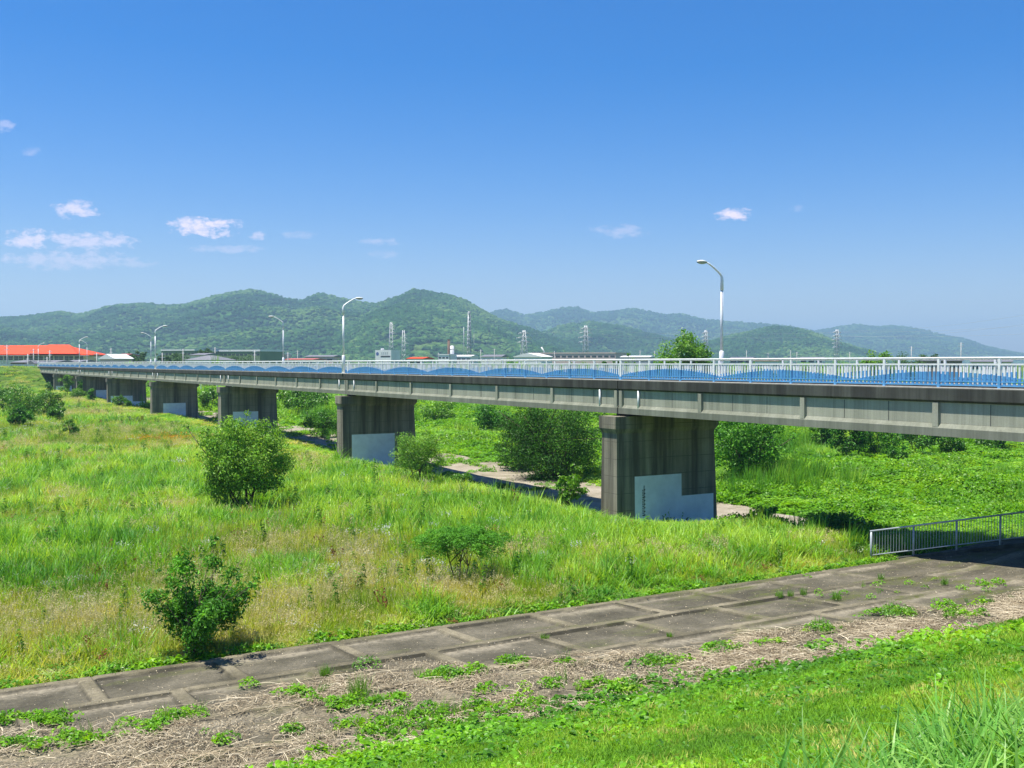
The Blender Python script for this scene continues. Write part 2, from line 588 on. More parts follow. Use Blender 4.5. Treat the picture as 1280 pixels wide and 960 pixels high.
# ------------------------------------------------------------------ the bridge
BO = (36.0, 160.0, 0.0)
bridge = thing('road_bridge', 'long concrete girder road bridge on wall piers with a blue wave railing', 'bridge', BO)
DT, CT, GB = 6.5, 6.8, 5.05      # road surface, kerb top, girder underside
VA, VB = 5.2, V1 + 7 * SPAN + 3  # ends


def part(mb, name, mats, parent=None, label=None):
    o = mb.build(name, mats, bridge if parent is None else parent, BO)
    if label: o['label'] = label
    return o


VPL = [V1 + SPAN * k for k in range(-1, 8)]
q = MB(); q.box(U0 + .5, U1 - .5, VA - 6, VB + 2, 6.2, DT); part(q, 'deck', M['asphalt'])
q = MB()
q.box(U0 + 1.15, U0 + 1.27, VA, VB, DT + .004, DT + .008)
q.box(U1 - 1.27, U1 - 1.15, VA, VB, DT + .004, DT + .008)
for k in range(40): q.box(35.92, 36.04, VA + 8 * k, VA + 8 * k + 4.5, DT + .004, DT + .008)
part(q, 'road_marking', M['white'])
for side in (0, 1):
    ua, ub = (U0, U0 + .5) if side == 0 else (U1 - .5, U1)
    c_ = MB(); t_ = MB()
    for i in range(8):
        a, e = VPL[i] + .03, VPL[i + 1] - .03
        if i == 0: a = VA - 6
        if i == 7: e = VB
        x0, x1 = (ua, ub) if side == 0 else (ub, ua)
        sg = 1 if side == 0 else -1
        prof = [(x0, 6.36), (x0 + sg * .09, 6.28), (x1, 6.28), (x1, CT - .004), (x0 + sg * .02, CT - .004), (x0, CT - .03)]
        if side == 1: prof = prof[::-1]
        prof = prof[::-1] if False else prof
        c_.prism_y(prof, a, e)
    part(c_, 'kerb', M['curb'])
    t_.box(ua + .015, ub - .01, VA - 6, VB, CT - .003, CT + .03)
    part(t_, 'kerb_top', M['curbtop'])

for i in range(8):
    a, e = VPL[i] + .05, VPL[i + 1] - .05
    if i == 7: e = VPL[8]
    gd = MB()
    xf = U0 + .13
    prof = [(xf - .13, GB), (xf + .6, GB), (xf + .6, GB + .25), (xf + .22, GB + .5), (xf + .22, 6.2), (xf, 6.28), (xf, GB + .46), (xf - .13, GB + .30)]
    gd.prism_y([(xf, GB + .46)] + prof[2:6] + [(xf, 6.28)], a, e) if False else None
    gd.prism_y([(xf + .22, GB + .465), (xf + .22, 6.2), (xf, 6.28), (xf, GB + .465)], a, e)
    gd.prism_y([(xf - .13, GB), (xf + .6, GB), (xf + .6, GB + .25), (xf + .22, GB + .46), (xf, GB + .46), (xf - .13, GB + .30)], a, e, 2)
    xb = U1 - .13
    gd.prism_y([(2 * xf - x + (xb - xf), z) for x, z in prof][::-1], a, e)
    for xm in (34.6, 36.6):
        gd.prism_y([(xm - .35, GB), (xm + .35, GB), (xm + .35, GB + .25), (xm + .11, GB + .5), (xm + .11, 6.2), (xm - .11, 6.2), (xm - .11, GB + .5), (xm - .35, GB + .25)], a, e)
    if i < 7 or True:
        L6 = SPAN / 6
        for k in range(0, 7):
            y = VPL[i] + L6 * k
            if k in (0, 6):
                y = a + .17 if k == 0 else e - .17
            gd.box(xf - .12, xf + .02, y - .12, y + .12, GB + .33, 6.26)
            gd.box(xf + .2, xb - .2, y - .1, y + .1, GB + .4, 6.15)
            if i < 4 and k < 6:
                for j in (1, 2):
                    gd.box(xf - .006, xf + .02, y + L6 * j / 3 - .018, y + L6 * j / 3 + .018, GB + .46, 6.25, 1)
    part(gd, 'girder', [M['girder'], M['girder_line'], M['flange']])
    for dv in (1.7, SPAN - 1.7):
        dp = MB(); dp.tube([(xf - .07, VPL[i] + dv, 6.28), (xf - .07, VPL[i] + dv, 5.3)], .055, 8)
        part(dp, 'drainpipe', M['railwhite'])

# piers
POLY = {1: [(32.76, 0), (35.9, 0), (35.9, 1.5), (33.6, 1.5)],}
for k in range(0, 9):
    v = VPL[k]
    if k == 0:
        q = MB(); q.box(31.9, 40, VA - 8, VA + 1.2, -1, 6.2); q.box(31.6, 40.3, VA - 9, VA + .3, -1, 5.0)
        part(q, 'abutment', M['pier']); continue
    if k == 8:
        q = MB(); q.box(32.7, 39.3, v - .6, v + 4, -1, 6.25); q.box(U0 + .1, U1 - .1, v - 1.1, v + 4, -1, 3.4)
        q.box(32.1, 32.69, v - .9, v + 4, 1, 6.75); q.box(39.31, 39.9, v - .9, v + 4, 1, 6.75)
        part(q, 'abutment', M['pier']); continue
    zb = -2.5
    q = MB()
    ua, ub = 31.67, 38.62
    q.hexa([(ua + .12, v - .76, zb), (ub + .05, v - .76, zb), (ub + .05, v + .76, zb), (ua + .12, v + .76, zb)],
           [(ua + .14, v - .66, 4.02), (ub - .2, v - .66, 4.02), (ub - .2, v + .66, 4.02), (ua + .14, v + .66, 4.02)])
    # head: a short flare and the bearing beam
    q.hexa([(ua + .14, v - .66, 4.022), (ub - .2, v - .66, 4.022), (ub - .2, v + .66, 4.022), (ua + .14, v + .66, 4.022)],
           [(ua, v - .74, 4.28), (ub + .06, v - .74, 4.28), (ub + .06, v + .74, 4.28), (ua, v + .74, 4.28)])
    q.box(ua, ub + .06, v - .74, v + .74, 4.282, 4.92)
    pr = part(q, 'pier', M['pier'])
    for xm in (U0 + .55, 34.6, 36.6, U1 - .55):
        for s in (-.38, .38):
            bb = MB(); bb.box(xm - .22, xm + .22, v + s - .16, v + s + .16, 4.9, GB)
            part(bb, 'bearing', M['dark'], pr)
    # light overpaint that covers scribbles on the upstream face
    shp = {1: [(32.95, -2.2), (38.35, -2.2), (38.35, .55), (36.1, .55), (36.1, 1.75), (32.95, 1.75)],
           2: [(32.6, -2.2), (36.55, -2.2), (36.55, 1.65), (32.6, 1.65)],
           3: [(33.2, -2.2), (36.2, -2.2), (36.2, 2.0), (33.2, 2.0)],
           4: [(33.4, -2.2), (36.7, -2.2), (36.7, 1.7), (33.4, 1.7)],
           5: [(32.3, -2.0), (38.2, -2.0), (38.2, .7), (36.1, .7), (36.1, 1.75), (32.3, 1.75)],
           6: [(35.6, -2.0), (38.3, -2.0), (38.3, 1.9), (35.6, 1.9)],
           7: [(32.2, -2.0), (35.8, -2.0), (35.8, 2.1), (32.2, 2.1)]}[k]
    def yf(z): return v - .76 + .10 * (z - zb) / (4.02 - zb)
    n = len(shp)
    q = MB()
    vv = [(x, yf(z) - .004, z) for x, z in shp] + [(x, yf(z) + .03, z) for x, z in shp]
    q.add(vv, [tuple(range(n))] + [((i + 1) % n, i, i + n, (i + 1) % n + n) for i in range(n)])
    part(q, 'paint_patch', M['panel'], pr)
    if k == 1:
        q = MB()
        for j in range(15):
            z = -.35 + .095 * j
            q.box(33.44, 33.51 if j % 5 else 33.56, yf(z) - .012, yf(z) + .01, z, z + .05)
            if j % 2 == 0: q.box(33.57, 33.63, yf(z) - .012, yf(z) + .01, z + .01, z + .075)
        q.box(33.54, 33.565, yf(.5) - .02, yf(0) + .02, -.35, 1.25)
        part(q, 'water_gauge', M['black'], pr)

# railings: rails and flat pickets, the lower part painted as a row of blue waves
def wave_h(v):
    t = np.mod((v - V1) / (SPAN / 5), 1.0)
    return .26 + .34 * np.sin(np.pi * t) ** .85


BAY = SPAN / 16
for side in (0, 1):
    xr = U0 + .2 if side == 0 else U1 - .2
    v0r = VPL[0] - 2 if True else 0
    vend = VPL[8] + 2.4
    rl = MB()
    rl.tube([(xr, v0r, CT + 1.08), (xr, vend, CT + 1.08)], .042, 8)
    rl.box(xr - .03, xr + .03, v0r, vend, CT + .83, CT + .885)
    ro = part(rl, 'railing', M['railwhite'], label='white railing with blue wave pickets on the %s kerb' % ('near' if side == 0 else 'far'))
    lr = MB(); lr.box(xr - .03, xr + .03, v0r, vend, CT + .09, CT + .14); lr.box(xr - .028, xr + .028, v0r, vend, CT + .225, CT + .26)
    part(lr, 'bottom_rail', M['blue'], ro)
    wp, bp = MB(), MB()
    npst = int((vend - v0r) / BAY)
    i0 = int(math.ceil((v0r - V1) / BAY)); i1 = int((vend - V1) / BAY)
    stuffp = MB(); stuffb = MB(); cnt = 0
    lim = 62 if side == 0 else 38
    inview = 0
    for i in range(i0, i1 + 1):
        y = V1 + i * BAY
        hh = float(wave_h(y)) if i % 16 else .2
        big = (y > 31) and inview < lim
        joint_post = (i % 16 == 0)
        wdt = .075 if not joint_post else .13
        a_ = MB() if big else stuffp
        b_ = MB() if big else stuffb
        a_.box(xr - .035, xr + .035, y - wdt / 2 - .01, y + wdt / 2 + .01, CT + hh, CT + 1.06)
        b_.box(xr - .04, xr + .04, y - wdt / 2 - .015, y + wdt / 2 + .015, CT + .02, CT + hh)
        if big:
            inview += 1
            po = part(a_, 'post', M['railwhite'], ro)
            part(b_, 'post_base', M['blue'], ro)
        for j in range(1, 13):
            yy = y + BAY * j / 13
            if yy > vend: break
            h = float(wave_h(yy))
            wp.box(xr - .012, xr + .012, yy - .032, yy + .032, CT + h, CT + .835)
            bp.box(xr - .016, xr + .016, yy - .05, yy + .05, CT + .12, CT + h)
    o = part(stuffp, 'distant_posts', M['railwhite'], ro); o['kind'] = 'stuff'
    o = part(stuffb, 'distant_post_bases', M['blue'], ro); o['kind'] = 'stuff'
    o = part(wp, 'pickets', M['railwhite'], ro); o['kind'] = 'stuff'
    o = part(bp, 'blue_pickets', M['blue'], ro); o['kind'] = 'stuff'
q = MB(); q.box(U0 + .05, U0 + .5, VPL[8] + 2.5, VPL[8] + 2.95, 6.3, 8.0); part(q, 'end_pillar', M['railwhite'])
q = MB(); q.box(U1 - .5, U1 - .05, VPL[8] + 2.5, VPL[8] + 2.95, 6.3, 8.0); part(q, 'end_pillar', M['railwhite'])

# ------------------------------------------------------------------ street lamps
def make_lamp():
    t = thing('street_lamp', 'x', 'street lamp', group='lamps along the bridge')
    q = MB(); q.tube([(0, 0, 0), (0, 0, 1.5), (0, 0, 1.56)], [.14, .135, .09], 12)
    q.box(-.17, .17, -.17, .17, 0, .03); q.build('base', M['white'], t)
    q = MB(); q.tube([(0, 0, 1.55), (0, 0, 5.0)], [.085, .072], 12); q.build('pole', M['white'], t)
    q = MB()
    pts = [(0, 0, 4.95), (0, 0, 5.55), (.02, 0, 5.70), (.09, 0, 5.82), (.22, 0, 5.93), (.6, 0, 6.19), (.9, 0, 6.36), (1.16, 0, 6.46)]
    q.tube(pts, [.095, .088, .078, .068, .06, .055, .05, .048], 10); q.build('arm', M['white'], t)
    # head: flattened teardrop shell with a glass bowl under it
    q = MB()
    secs = [(1.36, .035, .03), (1.44, .09, .06), (1.58, .145, .095), (1.75, .17, .11), (1.92, .15, .09), (2.03, .09, .055), (2.08, .02, .015)]
    vv = []; ff = []; n = 12
    for x, wy, hz in [(s[0] - .26, s[1], s[2]) for s in secs]:
        for k in range(n):
            a = math.pi * k / (n - 1)
            vv.append((x, -wy * math.cos(a), 6.47 + hz * math.sin(a)))
    for i in range(len(secs) - 1):
        for k in range(n - 1):
            ff.append((i * n + k, (i + 1) * n + k, (i + 1) * n + k + 1, i * n + k + 1))
    for i in range(len(secs) - 1):
        ff.append((i * n, i * n + n - 1, (i + 1) * n + n - 1, (i + 1) * n))
    q.add(vv, ff, 0, True); hd = q.build('head', M['lamphead'], t)
    q = MB(); vv = []; ff = []
    for x, wy, hz in [(s[0] - .26, s[1] * .86, s[2] * 1.15) for s in secs[1:-1]]:
        for k in range(n):
            a = math.pi * k / (n - 1)
            vv.append((x, -wy * math.cos(a), 6.465 - hz * math.sin(a)))
    for i in range(4):
        for k in range(n - 1):
            ff.append((i * n + k, i * n + k + 1, (i + 1) * n + k + 1, (i + 1) * n + k))
    q.add(vv, ff, 0, True); q.build('glass_bowl', M['lampglass'], hd)
    return t


lamp0 = make_lamp()
spots = [(1, 1, 'tallest white street lamp, on the far kerb above the nearest pier, arm leaning left'),
         (2, 0, 'white street lamp on the near kerb above the second pier, its arm leaning right'),
         (3, 1, 'white street lamp on the far kerb above the third pier, arm leaning left'),
         (4, 0, 'taller white lamp of the crossed pair, on the near kerb above the fourth pier'),
         (5, 1, 'shorter left-leaning white lamp just left of the taller one in the crossed pair'),
         (6, 0, 'right-leaning white lamp against the right end of the orange roof, on the near kerb'),
         (7, 1, 'small left-leaning white lamp at the right end of the orange roof, on the far kerb'),
         (8, 0, 'farthest white street lamp at the bridge end, in front of the orange roof')]
for i, (k, side, lab) in enumerate(spots):
    o = lamp0 if i == 0 else copy_tree(lamp0)
    o.location = (U0 + .09 if side == 0 else U1 - .09, VPL[k] - .05 + (.8 if k == 2 else 0) if k < 8 else VPL[k] + 1, CT + .03)
    o.rotation_euler.z = 0 if side == 0 else math.pi
    o['label'] = lab
# near-side lamps stand on small brackets outside the railing
# ------------------------------------------------------------------ handrail fence on the apron
P0 = np.array([32.6, 27.6]); P1 = np.array([39.6, 21.3])
FO = (float(P0[0]), float(P0[1]), 0)
fence = thing('handrail_fence', 'grey steel handrail fence with thin upright bars at the edge of the concrete slope', 'fence', FO)
dirv = (P1 - P0); FL = np.linalg.norm(dirv); dirv = dirv / FL
def fz(s): return .03 + .165 * s + .0 * s
def fp(s, z): return (P0[0] + dirv[0] * s, P0[1] + dirv[1] * s, z)
nb = 6; st = FL / nb
for i in range(nb + 1):
    s = st * i
    q = MB(); q.tube([fp(s, fz(s) - .3), fp(s, fz(s) + 1.06)], .042, 8); q.build('post', M['galv'], fence, FO)
q = MB(); q.tube([fp(-.05, fz(-.05) + 1.09), fp(FL + .05, fz(FL) + 1.09)], .035, 8); q.build('top_rail', M['galv'], fence, FO)
q = MB(); q.tube([fp(0, fz(0) + .14), fp(FL, fz(FL) + .14)], .025, 6); q.build('bottom_rail', M['galv'], fence, FO)
for i in range(nb):
    q = MB()
    for j in range(1, 15):
        s = st * i + st * j / 15
        q.tube([fp(s, fz(s) + .14), fp(s, fz(s) + 1.07)], .011, 5, cap=False)
    q.build('bars', M['galv'], fence, FO)
# low concrete footing wall under the handrail
q = MB()
nrm = np.array([-dirv[1], dirv[0]])
a, b2 = P0 - nrm * .1, P1 - nrm * .1; c2, d2 = P1 + nrm * .12, P0 + nrm * .12
q.hexa([(*a, -2), (*b2, -2), (*c2, -2), (*d2, -2)], [(*a, fz(0) - .06), (*b2, fz(FL) - .06), (*c2, fz(FL) - .06), (*d2, fz(0) - .06)])
q.build('footing', M['curb'], fence, FO)

# ------------------------------------------------------------------ haze
q = MB(); q.box(-5200, 9600, -2900, 10500, -10, 420)
hz = q.build('haze', plain('tmp', (1, 1, 1)))
mh = bpy.data.materials.new('haze_air'); mh.use_nodes = True
mh.node_tree.nodes.clear()
pv_ = mh.node_tree.nodes.new('ShaderNodeVolumePrincipled')
pv_.inputs['Color'].default_value = (.50, .78, 1.0, 1)
pv_.inputs['Density'].default_value = .000175
pv_.inputs['Anisotropy'].default_value = .2
ho = mh.node_tree.nodes.new('ShaderNodeOutputMaterial')
mh.node_tree.links.new(pv_.outputs[0], ho.inputs['Volume'])
hz.data.materials[0] = mh
tag(hz, kind='stuff', label='thin blue haze over the plain and the hills')

# ------------------------------------------------------------------ foliage materials
G = {}
G['reed'] = leafmat('reed_leaf', [(0, (.055, .20, .02)), (.5, (.15, .35, .03)), (1, (.32, .48, .05))], .45, .42, .45)
G['fine'] = leafmat('meadow_blade', [(0, (.14, .28, .025)), (.5, (.28, .41, .04)), (1, (.52, .52, .11))], .6, .45, .45)
G['tan'] = leafmat('dry_grass', [(0, (.32, .40, .06)), (.5, (.50, .50, .12)), (1, (.62, .54, .21))], .8, .35, .25, tcol=(1.2, 1.1, .8))
G['herb'] = leafmat('broad_leaf', [(0, (.04, .125, .012)), (.5, (.085, .245, .016)), (1, (.16, .34, .025))], .42, .32, .35, spec=.45)
G['kudzu'] = leafmat('vine_leaf', [(0, (.07, .21, .012)), (.5, (.16, .38, .014)), (1, (.27, .46, .02))], .45, .4, .4, spec=.3)
G['lawn'] = leafmat('lawn_blade', [(0, (.11, .27, .015)), (.5, (.21, .43, .02)), (1, (.38, .46, .07))], .7, .4, .35)
G['seed'] = leafmat('seed_head', [(0, (.56, .52, .20)), (1, (.70, .62, .34))], .9, .45, .2, tcol=(1, 1, 1))
G['bigreed'] = leafmat('reed_leaf_pale', [(0, (.06, .20, .03)), (.5, (.14, .37, .05)), (1, (.28, .50, .10))], .4, .4, .3)
G['white'] = leafmat('white_petal', [(0, (.6, .62, .5)), (1, (.75, .75, .7))], .8, .3, .1, tcol=(1, 1, 1))
G['orange'] = leafmat('orange_petal', [(0, (.75, .33, .02)), (1, (.85, .45, .03))], .8, .3, .1, tcol=(1, 1, 1))
G['red'] = leafmat('red_dock', [(0, (.22, .07, .03)), (1, (.3, .12, .05))], .8, .3, .2, tcol=(1, 1, 1))


def blades(n, rad, h0, h1, wd, lean, droop, segs=3, seed=0, base_z=0.0):
    """arching grass blades as ribbons"""
    r = np.random.default_rng(seed)
    V = []; F = []; k = 0
    for i in range(n):
        a = r.uniform(0, 2 * np.pi); rr = rad * np.sqrt(r.uniform()); x0, y0 = rr * np.cos(a), rr * np.sin(a)
        L = r.uniform(h0, h1); da = r.uniform(0, 2 * np.pi); ln = abs(r.normal(0, lean)) + .03; dr = droop * r.uniform(.4, 1.3)
        dx, dy = np.cos(da), np.sin(da)
        fa = da + np.pi / 2 + r.normal(0, .5)
        wx, wy = np.cos(fa) * wd / 2, np.sin(fa) * wd / 2
        x, y, z, th = x0, y0, base_z, ln
        for s in range(segs + 1):
            t = s / segs
            ww = (1 - t ** 1.6) * (.55 + .45 * min(1, t * 3 + .2)) if s < segs else .04
            V += [(x - wx * ww, y - wy * ww, z), (x + wx * ww, y + wy * ww, z)]
            th2 = min(th + dr * (t ** 1.2), 2.6)
            st = L / segs
            x += dx * np.sin(th2) * st; y += dy * np.sin(th2) * st; z += np.cos(th2) * st
            z = max(z, .01)
        for s in range(segs):
            b = k + 2 * s
            F.append((b, b + 1, b + 3, b + 2))
        k += 2 * (segs + 1)
    return np.array(V), np.array(F)


def leaf_quads(P, Nn, size, r, asp=.75):
    """folded diamond leaves at points P facing Nn"""
    n = len(P)
    Nn = Nn / (np.linalg.norm(Nn, axis=1, keepdims=True) + 1e-9)
    T = r.normal(size=(n, 3)); T -= (T * Nn).sum(1, keepdims=True) * Nn; T /= np.linalg.norm(T, axis=1, keepdims=True) + 1e-9
    B = np.cross(Nn, T)
    s = (size * r.uniform(.6, 1.25, n))[:, None]
    v0 = P - T * s * .5; v2 = P + T * s * .5 - Nn * s * .12
    v1 = P + B * s * asp * .5 + Nn * s * .10; v3 = P - B * s * asp * .5 + Nn * s * .10
    V = np.stack([v0, v1, v2, v3], 1).reshape(-1, 3)
    F = np.arange(4 * n).reshape(n, 4)
    return V, F


def leaf_hex(P, Nn, size, r, asp=.9):
    n = len(P)
    Nn = Nn / (np.linalg.norm(Nn, axis=1, keepdims=True) + 1e-9)
    T = r.normal(size=(n, 3)); T -= (T * Nn).sum(1, keepdims=True) * Nn; T /= np.linalg.norm(T, axis=1, keepdims=True) + 1e-9
    B = np.cross(Nn, T)
    s = (size * r.uniform(.55, 1.25, n))[:, None]
    out = []
    # two half blades folded on the midrib: base, lobe, side, tip
    prof = [(-.42, 0), (-.5, .22), (-.2, .46), (.18, .36), (.55, 0)]
    for sg in (1, -1):
        for (a, b_) in (prof if sg == 1 else prof[::-1]):
            out.append(P + T * s * a + B * s * asp * b_ * sg + Nn * s * (abs(b_) * .28 - .12 * (a > .4)))
    V = np.stack(out, 1).reshape(-1, 3)
    i = np.arange(n)[:, None] * 10
    F = np.concatenate([i + np.array([[0, 1, 2, 3]]), i + np.array([[0, 3, 4, 4]]) * 1], 0)
    F = np.concatenate([i + np.array([[0, 1, 2, 3]]), i + np.array([[6, 7, 8, 9]])], 0)
    # tips: quads (base, side, tip, other side)
    F = np.concatenate([F, i + np.array([[0, 3, 4, 6]])], 0)
    return V, F


def clump_leaves(n, rad, h, size, seed, asp=.8, up=.9, hexa=False):
    r = np.random.default_rng(seed)
    a = r.uniform(0, 2 * np.pi, n); q = np.sqrt(r.uniform(0, 1, n)) * rad
    z = h * (1 - (q / rad) ** 2) * r.uniform(.35, 1, n) + .02
    P = np.stack([q * np.cos(a), q * np.sin(a), z], 1)
    Nn = r.normal(0, .55, (n, 3)); Nn[:, 2] = np.abs(Nn[:, 2]) + up
    Nn[:, 0] += .3 * P[:, 0] / rad; Nn[:, 1] += .3 * P[:, 1] / rad
    if hexa: return leaf_hex(P, Nn, size, r, asp)
    return leaf_quads(P, Nn, size, r, asp)


def joinp(*parts_):
    Vs = []; Fs = []; ms = []; o = 0
    for V, F, mi in parts_:
        Vs.append(V); Fs.append(F + o); ms += [mi] * len(F); o += len(V)
    return np.concatenate(Vs), np.concatenate(Fs), np.array(ms)


def proto(coll, name, V, F, mats, mi=None):
    o = np_mesh(name, V, F, mats, link=False, mi=mi)
    coll.objects.link(o)
    return o


def scatter(name, coll, P, rot, scl, var, tint, label):
    """stuff: one object whose points carry instances of the collection's meshes"""
    n = len(P)
    me = bpy.data.meshes.new(name)
    me.vertices.add(n); me.vertices.foreach_set('co', np.ascontiguousarray(P, np.float32).ravel())
    for an, ty, arr in (('rot', 'FLOAT_VECTOR', rot), ('scl', 'FLOAT_VECTOR', scl), ('tint', 'FLOAT', tint), ('var', 'INT', var)):
        at_ = me.attributes.new(an, ty, 'POINT')
        if ty == 'FLOAT_VECTOR': at_.data.foreach_set('vector', np.ascontiguousarray(arr, np.float32).ravel())
        elif ty == 'INT': at_.data.foreach_set('value', np.ascontiguousarray(arr, np.int32))
        else: at_.data.foreach_set('value', np.ascontiguousarray(arr, np.float32))
    o = bpy.data.objects.new(name, me); COL.objects.link(o)
    ng = bpy.data.node_groups.new(name + '_nodes', 'GeometryNodeTree')
    ng.interface.new_socket('Geometry', in_out='INPUT', socket_type='NodeSocketGeometry')
    ng.interface.new_socket('Geometry', in_out='OUTPUT', socket_type='NodeSocketGeometry')
    N, L = ng.nodes, ng.links
    gi, go = N.new('NodeGroupInput'), N.new('NodeGroupOutput')
    ip = N.new('GeometryNodeInstanceOnPoints')
    ci = N.new('GeometryNodeCollectionInfo'); ci.inputs['Collection'].default_value = coll
    ci.inputs['Separate Children'].default_value = True; ci.inputs['Reset Children'].default_value = True

    def na(nm, ty):
        q = N.new('GeometryNodeInputNamedAttribute'); q.data_type = ty; q.inputs['Name'].default_value = nm
        return q.outputs[0]
    L.new(gi.outputs[0], ip.inputs['Points']); L.new(ci.outputs[0], ip.inputs['Instance'])
    ip.inputs['Pick Instance'].default_value = True
    L.new(na('var', 'INT'), ip.inputs['Instance Index'])
    L.new(na('rot', 'FLOAT_VECTOR'), ip.inputs['Rotation'])
    L.new(na('scl', 'FLOAT_VECTOR'), ip.inputs['Scale'])
    L.new(ip.outputs[0], go.inputs[0])
    md = o.modifiers.new('scatter', 'NODES'); md.node_group = ng
    return tag(o, label, kind='stuff')


def rots(n, tilt=.12, seed=0):
    r = np.random.default_rng(seed)
    return np.stack([r.normal(0, tilt, n), r.normal(0, tilt, n), r.uniform(0, 6.283, n)], 1)


def cand(y0, y1, dens, seed, x0=-110, x1=1390):
    """random plan points between two distances within the view and a margin at its sides"""
    r = np.random.default_rng(seed)
    t0, t1 = (x0 - 640) / FPX, (x1 - 640) / FPX
    n = int(dens * (t1 - t0) * (y1 ** 2 - y0 ** 2) / 2)
    Y = np.sqrt(r.uniform(y0 ** 2, y1 ** 2, n)); X = r.uniform(t0, t1, n) * Y
    return RT[0] * X + FW[0] * Y, RT[1] * X + FW[1] * Y, Y, X


def patchw(u, v, px, py, rx, ry, z=0.0):
    d = (CAMZ - z) * FPX / (py - HZ)
    X0 = (px - 640) / FPX * d
    X = u * RT[0] + v * RT[1]; Y = u * FW[0] + v * FW[1]
    sx = rx * d / FPX; sy = ry * d * d / (FPX * (CAMZ - z))
    ca_ = (X - X0) / sx; cb_ = (Y - d) / sy
    return np.exp(-(ca_ ** 2 + cb_ ** 2))


# ------------------------------------------------------------------ field grasses
gc = bpy.data.collections.new('field_tufts')
# 0-2 reed, 3-5 fine, 6-7 tan, 8-9 herb, 10 seedy, 11 white flowers, 12 orange flowers, 13 dock
for i in range(3):
    V, F = blades(24, .30, .55, 1.05, .048, .25, 1.0, 4, 10 + i)
    proto(gc, 'tuft_%02d' % i, V, F, [G['reed']])
for i in range(3):
    V, F = blades(40, .32, .4, .9, .026, .28, .35, 3, 20 + i)
    proto(gc, 'tuft_%02d' % (3 + i), V, F, [G['fine']])
def seedheads(n, rad, h0, h1, s, seed, mat_i=1):
    r = np.random.default_rng(seed)
    P = np.stack([r.normal(0, rad * .5, n), r.normal(0, rad * .5, n), r.uniform(h0, h1, n)], 1)
    out = []
    for dz in (0, .05, .1):
        out.append(P + np.stack([r.normal(0, .02, n), r.normal(0, .02, n), np.full(n, dz)], 1))
    P = np.concatenate(out)
    Nn = r.normal(0, 1, (len(P), 3)); Nn[:, 2] *= .3
    V, F = leaf_quads(P, Nn, s, r, .5)
    return V, F, mat_i
for i in range(2):
    V, F = blades(34, .32, .4, .85, .018, .25, .3, 3, 30 + i)
    V, F, mi = joinp((V, F, 0), seedheads(15, .32, .5, .9, .06, 40 + i))
    proto(gc, 'tuft_%02d' % (6 + i), V, F, [G['tan'], G['seed']], mi)
for i in range(2):
    V, F = clump_leaves(80, .38, .42, .11, 50 + i, .5, .6)
    proto(gc, 'tuft_%02d' % (8 + i), V, F, [G['herb']])
V, F = blades(36, .32, .4, .8, .018, .22, .3, 3, 61)
V, F, mi = joinp((V, F, 0), seedheads(5, .32, .55, .9, .05, 62))
proto(gc, 'tuft_10', V, F, [G['fine'], G['seed']], mi)
V, F = blades(24, .3, .3, .6, .018, .22, .3, 3, 63)
V, F, mi = joinp((V, F, 0), seedheads(9, .3, .55, .65, .065, 64))
proto(gc, 'tuft_11', V, F, [G['fine'], G['white']], mi)
V, F, mi = joinp((V[:24 * 8], F[:24 * 3], 0), seedheads(9, .4, .45, .6, .07, 65))
proto(gc, 'tuft_12', V, F, [G['fine'], G['orange']], mi)
V, F = blades(14, .2, .3, .5, .018, .22, .3, 3, 66)
V, F, mi = joinp((V, F, 0), seedheads(16, .2, .3, .75, .09, 67))
proto(gc, 'tuft_13', V, F, [G['fine'], G['red']], mi)

r_ = np.random.default_rng(68)
zz = r_.uniform(.1, 1.15, 60); aa = r_.uniform(0, 6.28, 60); rr0 = .16 * (1 - zz / 1.5)
P_ = np.stack([np.cos(aa) * rr0, np.sin(aa) * rr0, zz], 1)
V2, F2 = leaf_quads(P_, np.stack([np.cos(aa) * .5, np.sin(aa) * .5, np.full(60, .8)], 1), .15, r_, .32)
V, F = blades(9, .08, .8, 1.2, .02, .08, .1, 4, 69)
V, F, mi = joinp((V, F, 0), (V2, F2, 0))
proto(gc, 'tuft_14', V, F, [G['herb']], mi)
UU, VV_, YY, TY = [], [], [], []
for y0, y1, dn, sd in [(22, 34, 24, 1), (34, 48, 13, 2), (48, 70, 7.5, 3), (70, 105, 3.8, 4), (105, 170, 1.8, 5), (170, 330, .75, 6)]:
    u, v, Y, X = cand(y0, y1, dn, 100 + sd)
    UU.append(u); VV_.append(v); YY.append(Y)
u = np.concatenate(UU); v = np.concatenate(VV_); Y = np.concatenate(YY)
edge_n = (fbm(u / 2.2, v / 2.2, 71) - .5)
ok = (v > 26.9 + .25 * edge_n) & (v < 321) & (u < 33.9 + 1.4 * edge_n)
# keep piers clear
for k in range(1, 9):
    ok &= ~((np.abs(v - VPL[k]) < .9) & (u > 31.6))
u, v, Y, edge_n = u[ok], v[ok], Y[ok], edge_n[ok]
n = len(u); r = np.random.default_rng(5)
n1 = fbm(u / 5, v / 5, 81, 4); n2 = fbm(u / 2.5 + 40, v / 2.5, 82, 4); n3 = fbm(u / 11, v / 11, 83, 3)
wr = sstep(.46, .60, n1) * .65
wt = sstep(.58, .74, n2) * .35
wh = sstep(.62, .75, fbm(u / 3.3, v / 3.3, 85, 3)) * .5
for a in [(70, 695, 120, 40), (200, 620, 90, 18), (60, 600, 90, 20), (180, 665, 130, 18), (450, 610, 90, 26), (640, 650, 120, 30), (800, 690, 170, 32), (940, 690, 70, 18), (540, 770, 22, 18), (420, 640, 80, 18), (180, 590, 70, 10)]:
    wr = np.maximum(wr, 1.1 * patchw(u, v, *a))
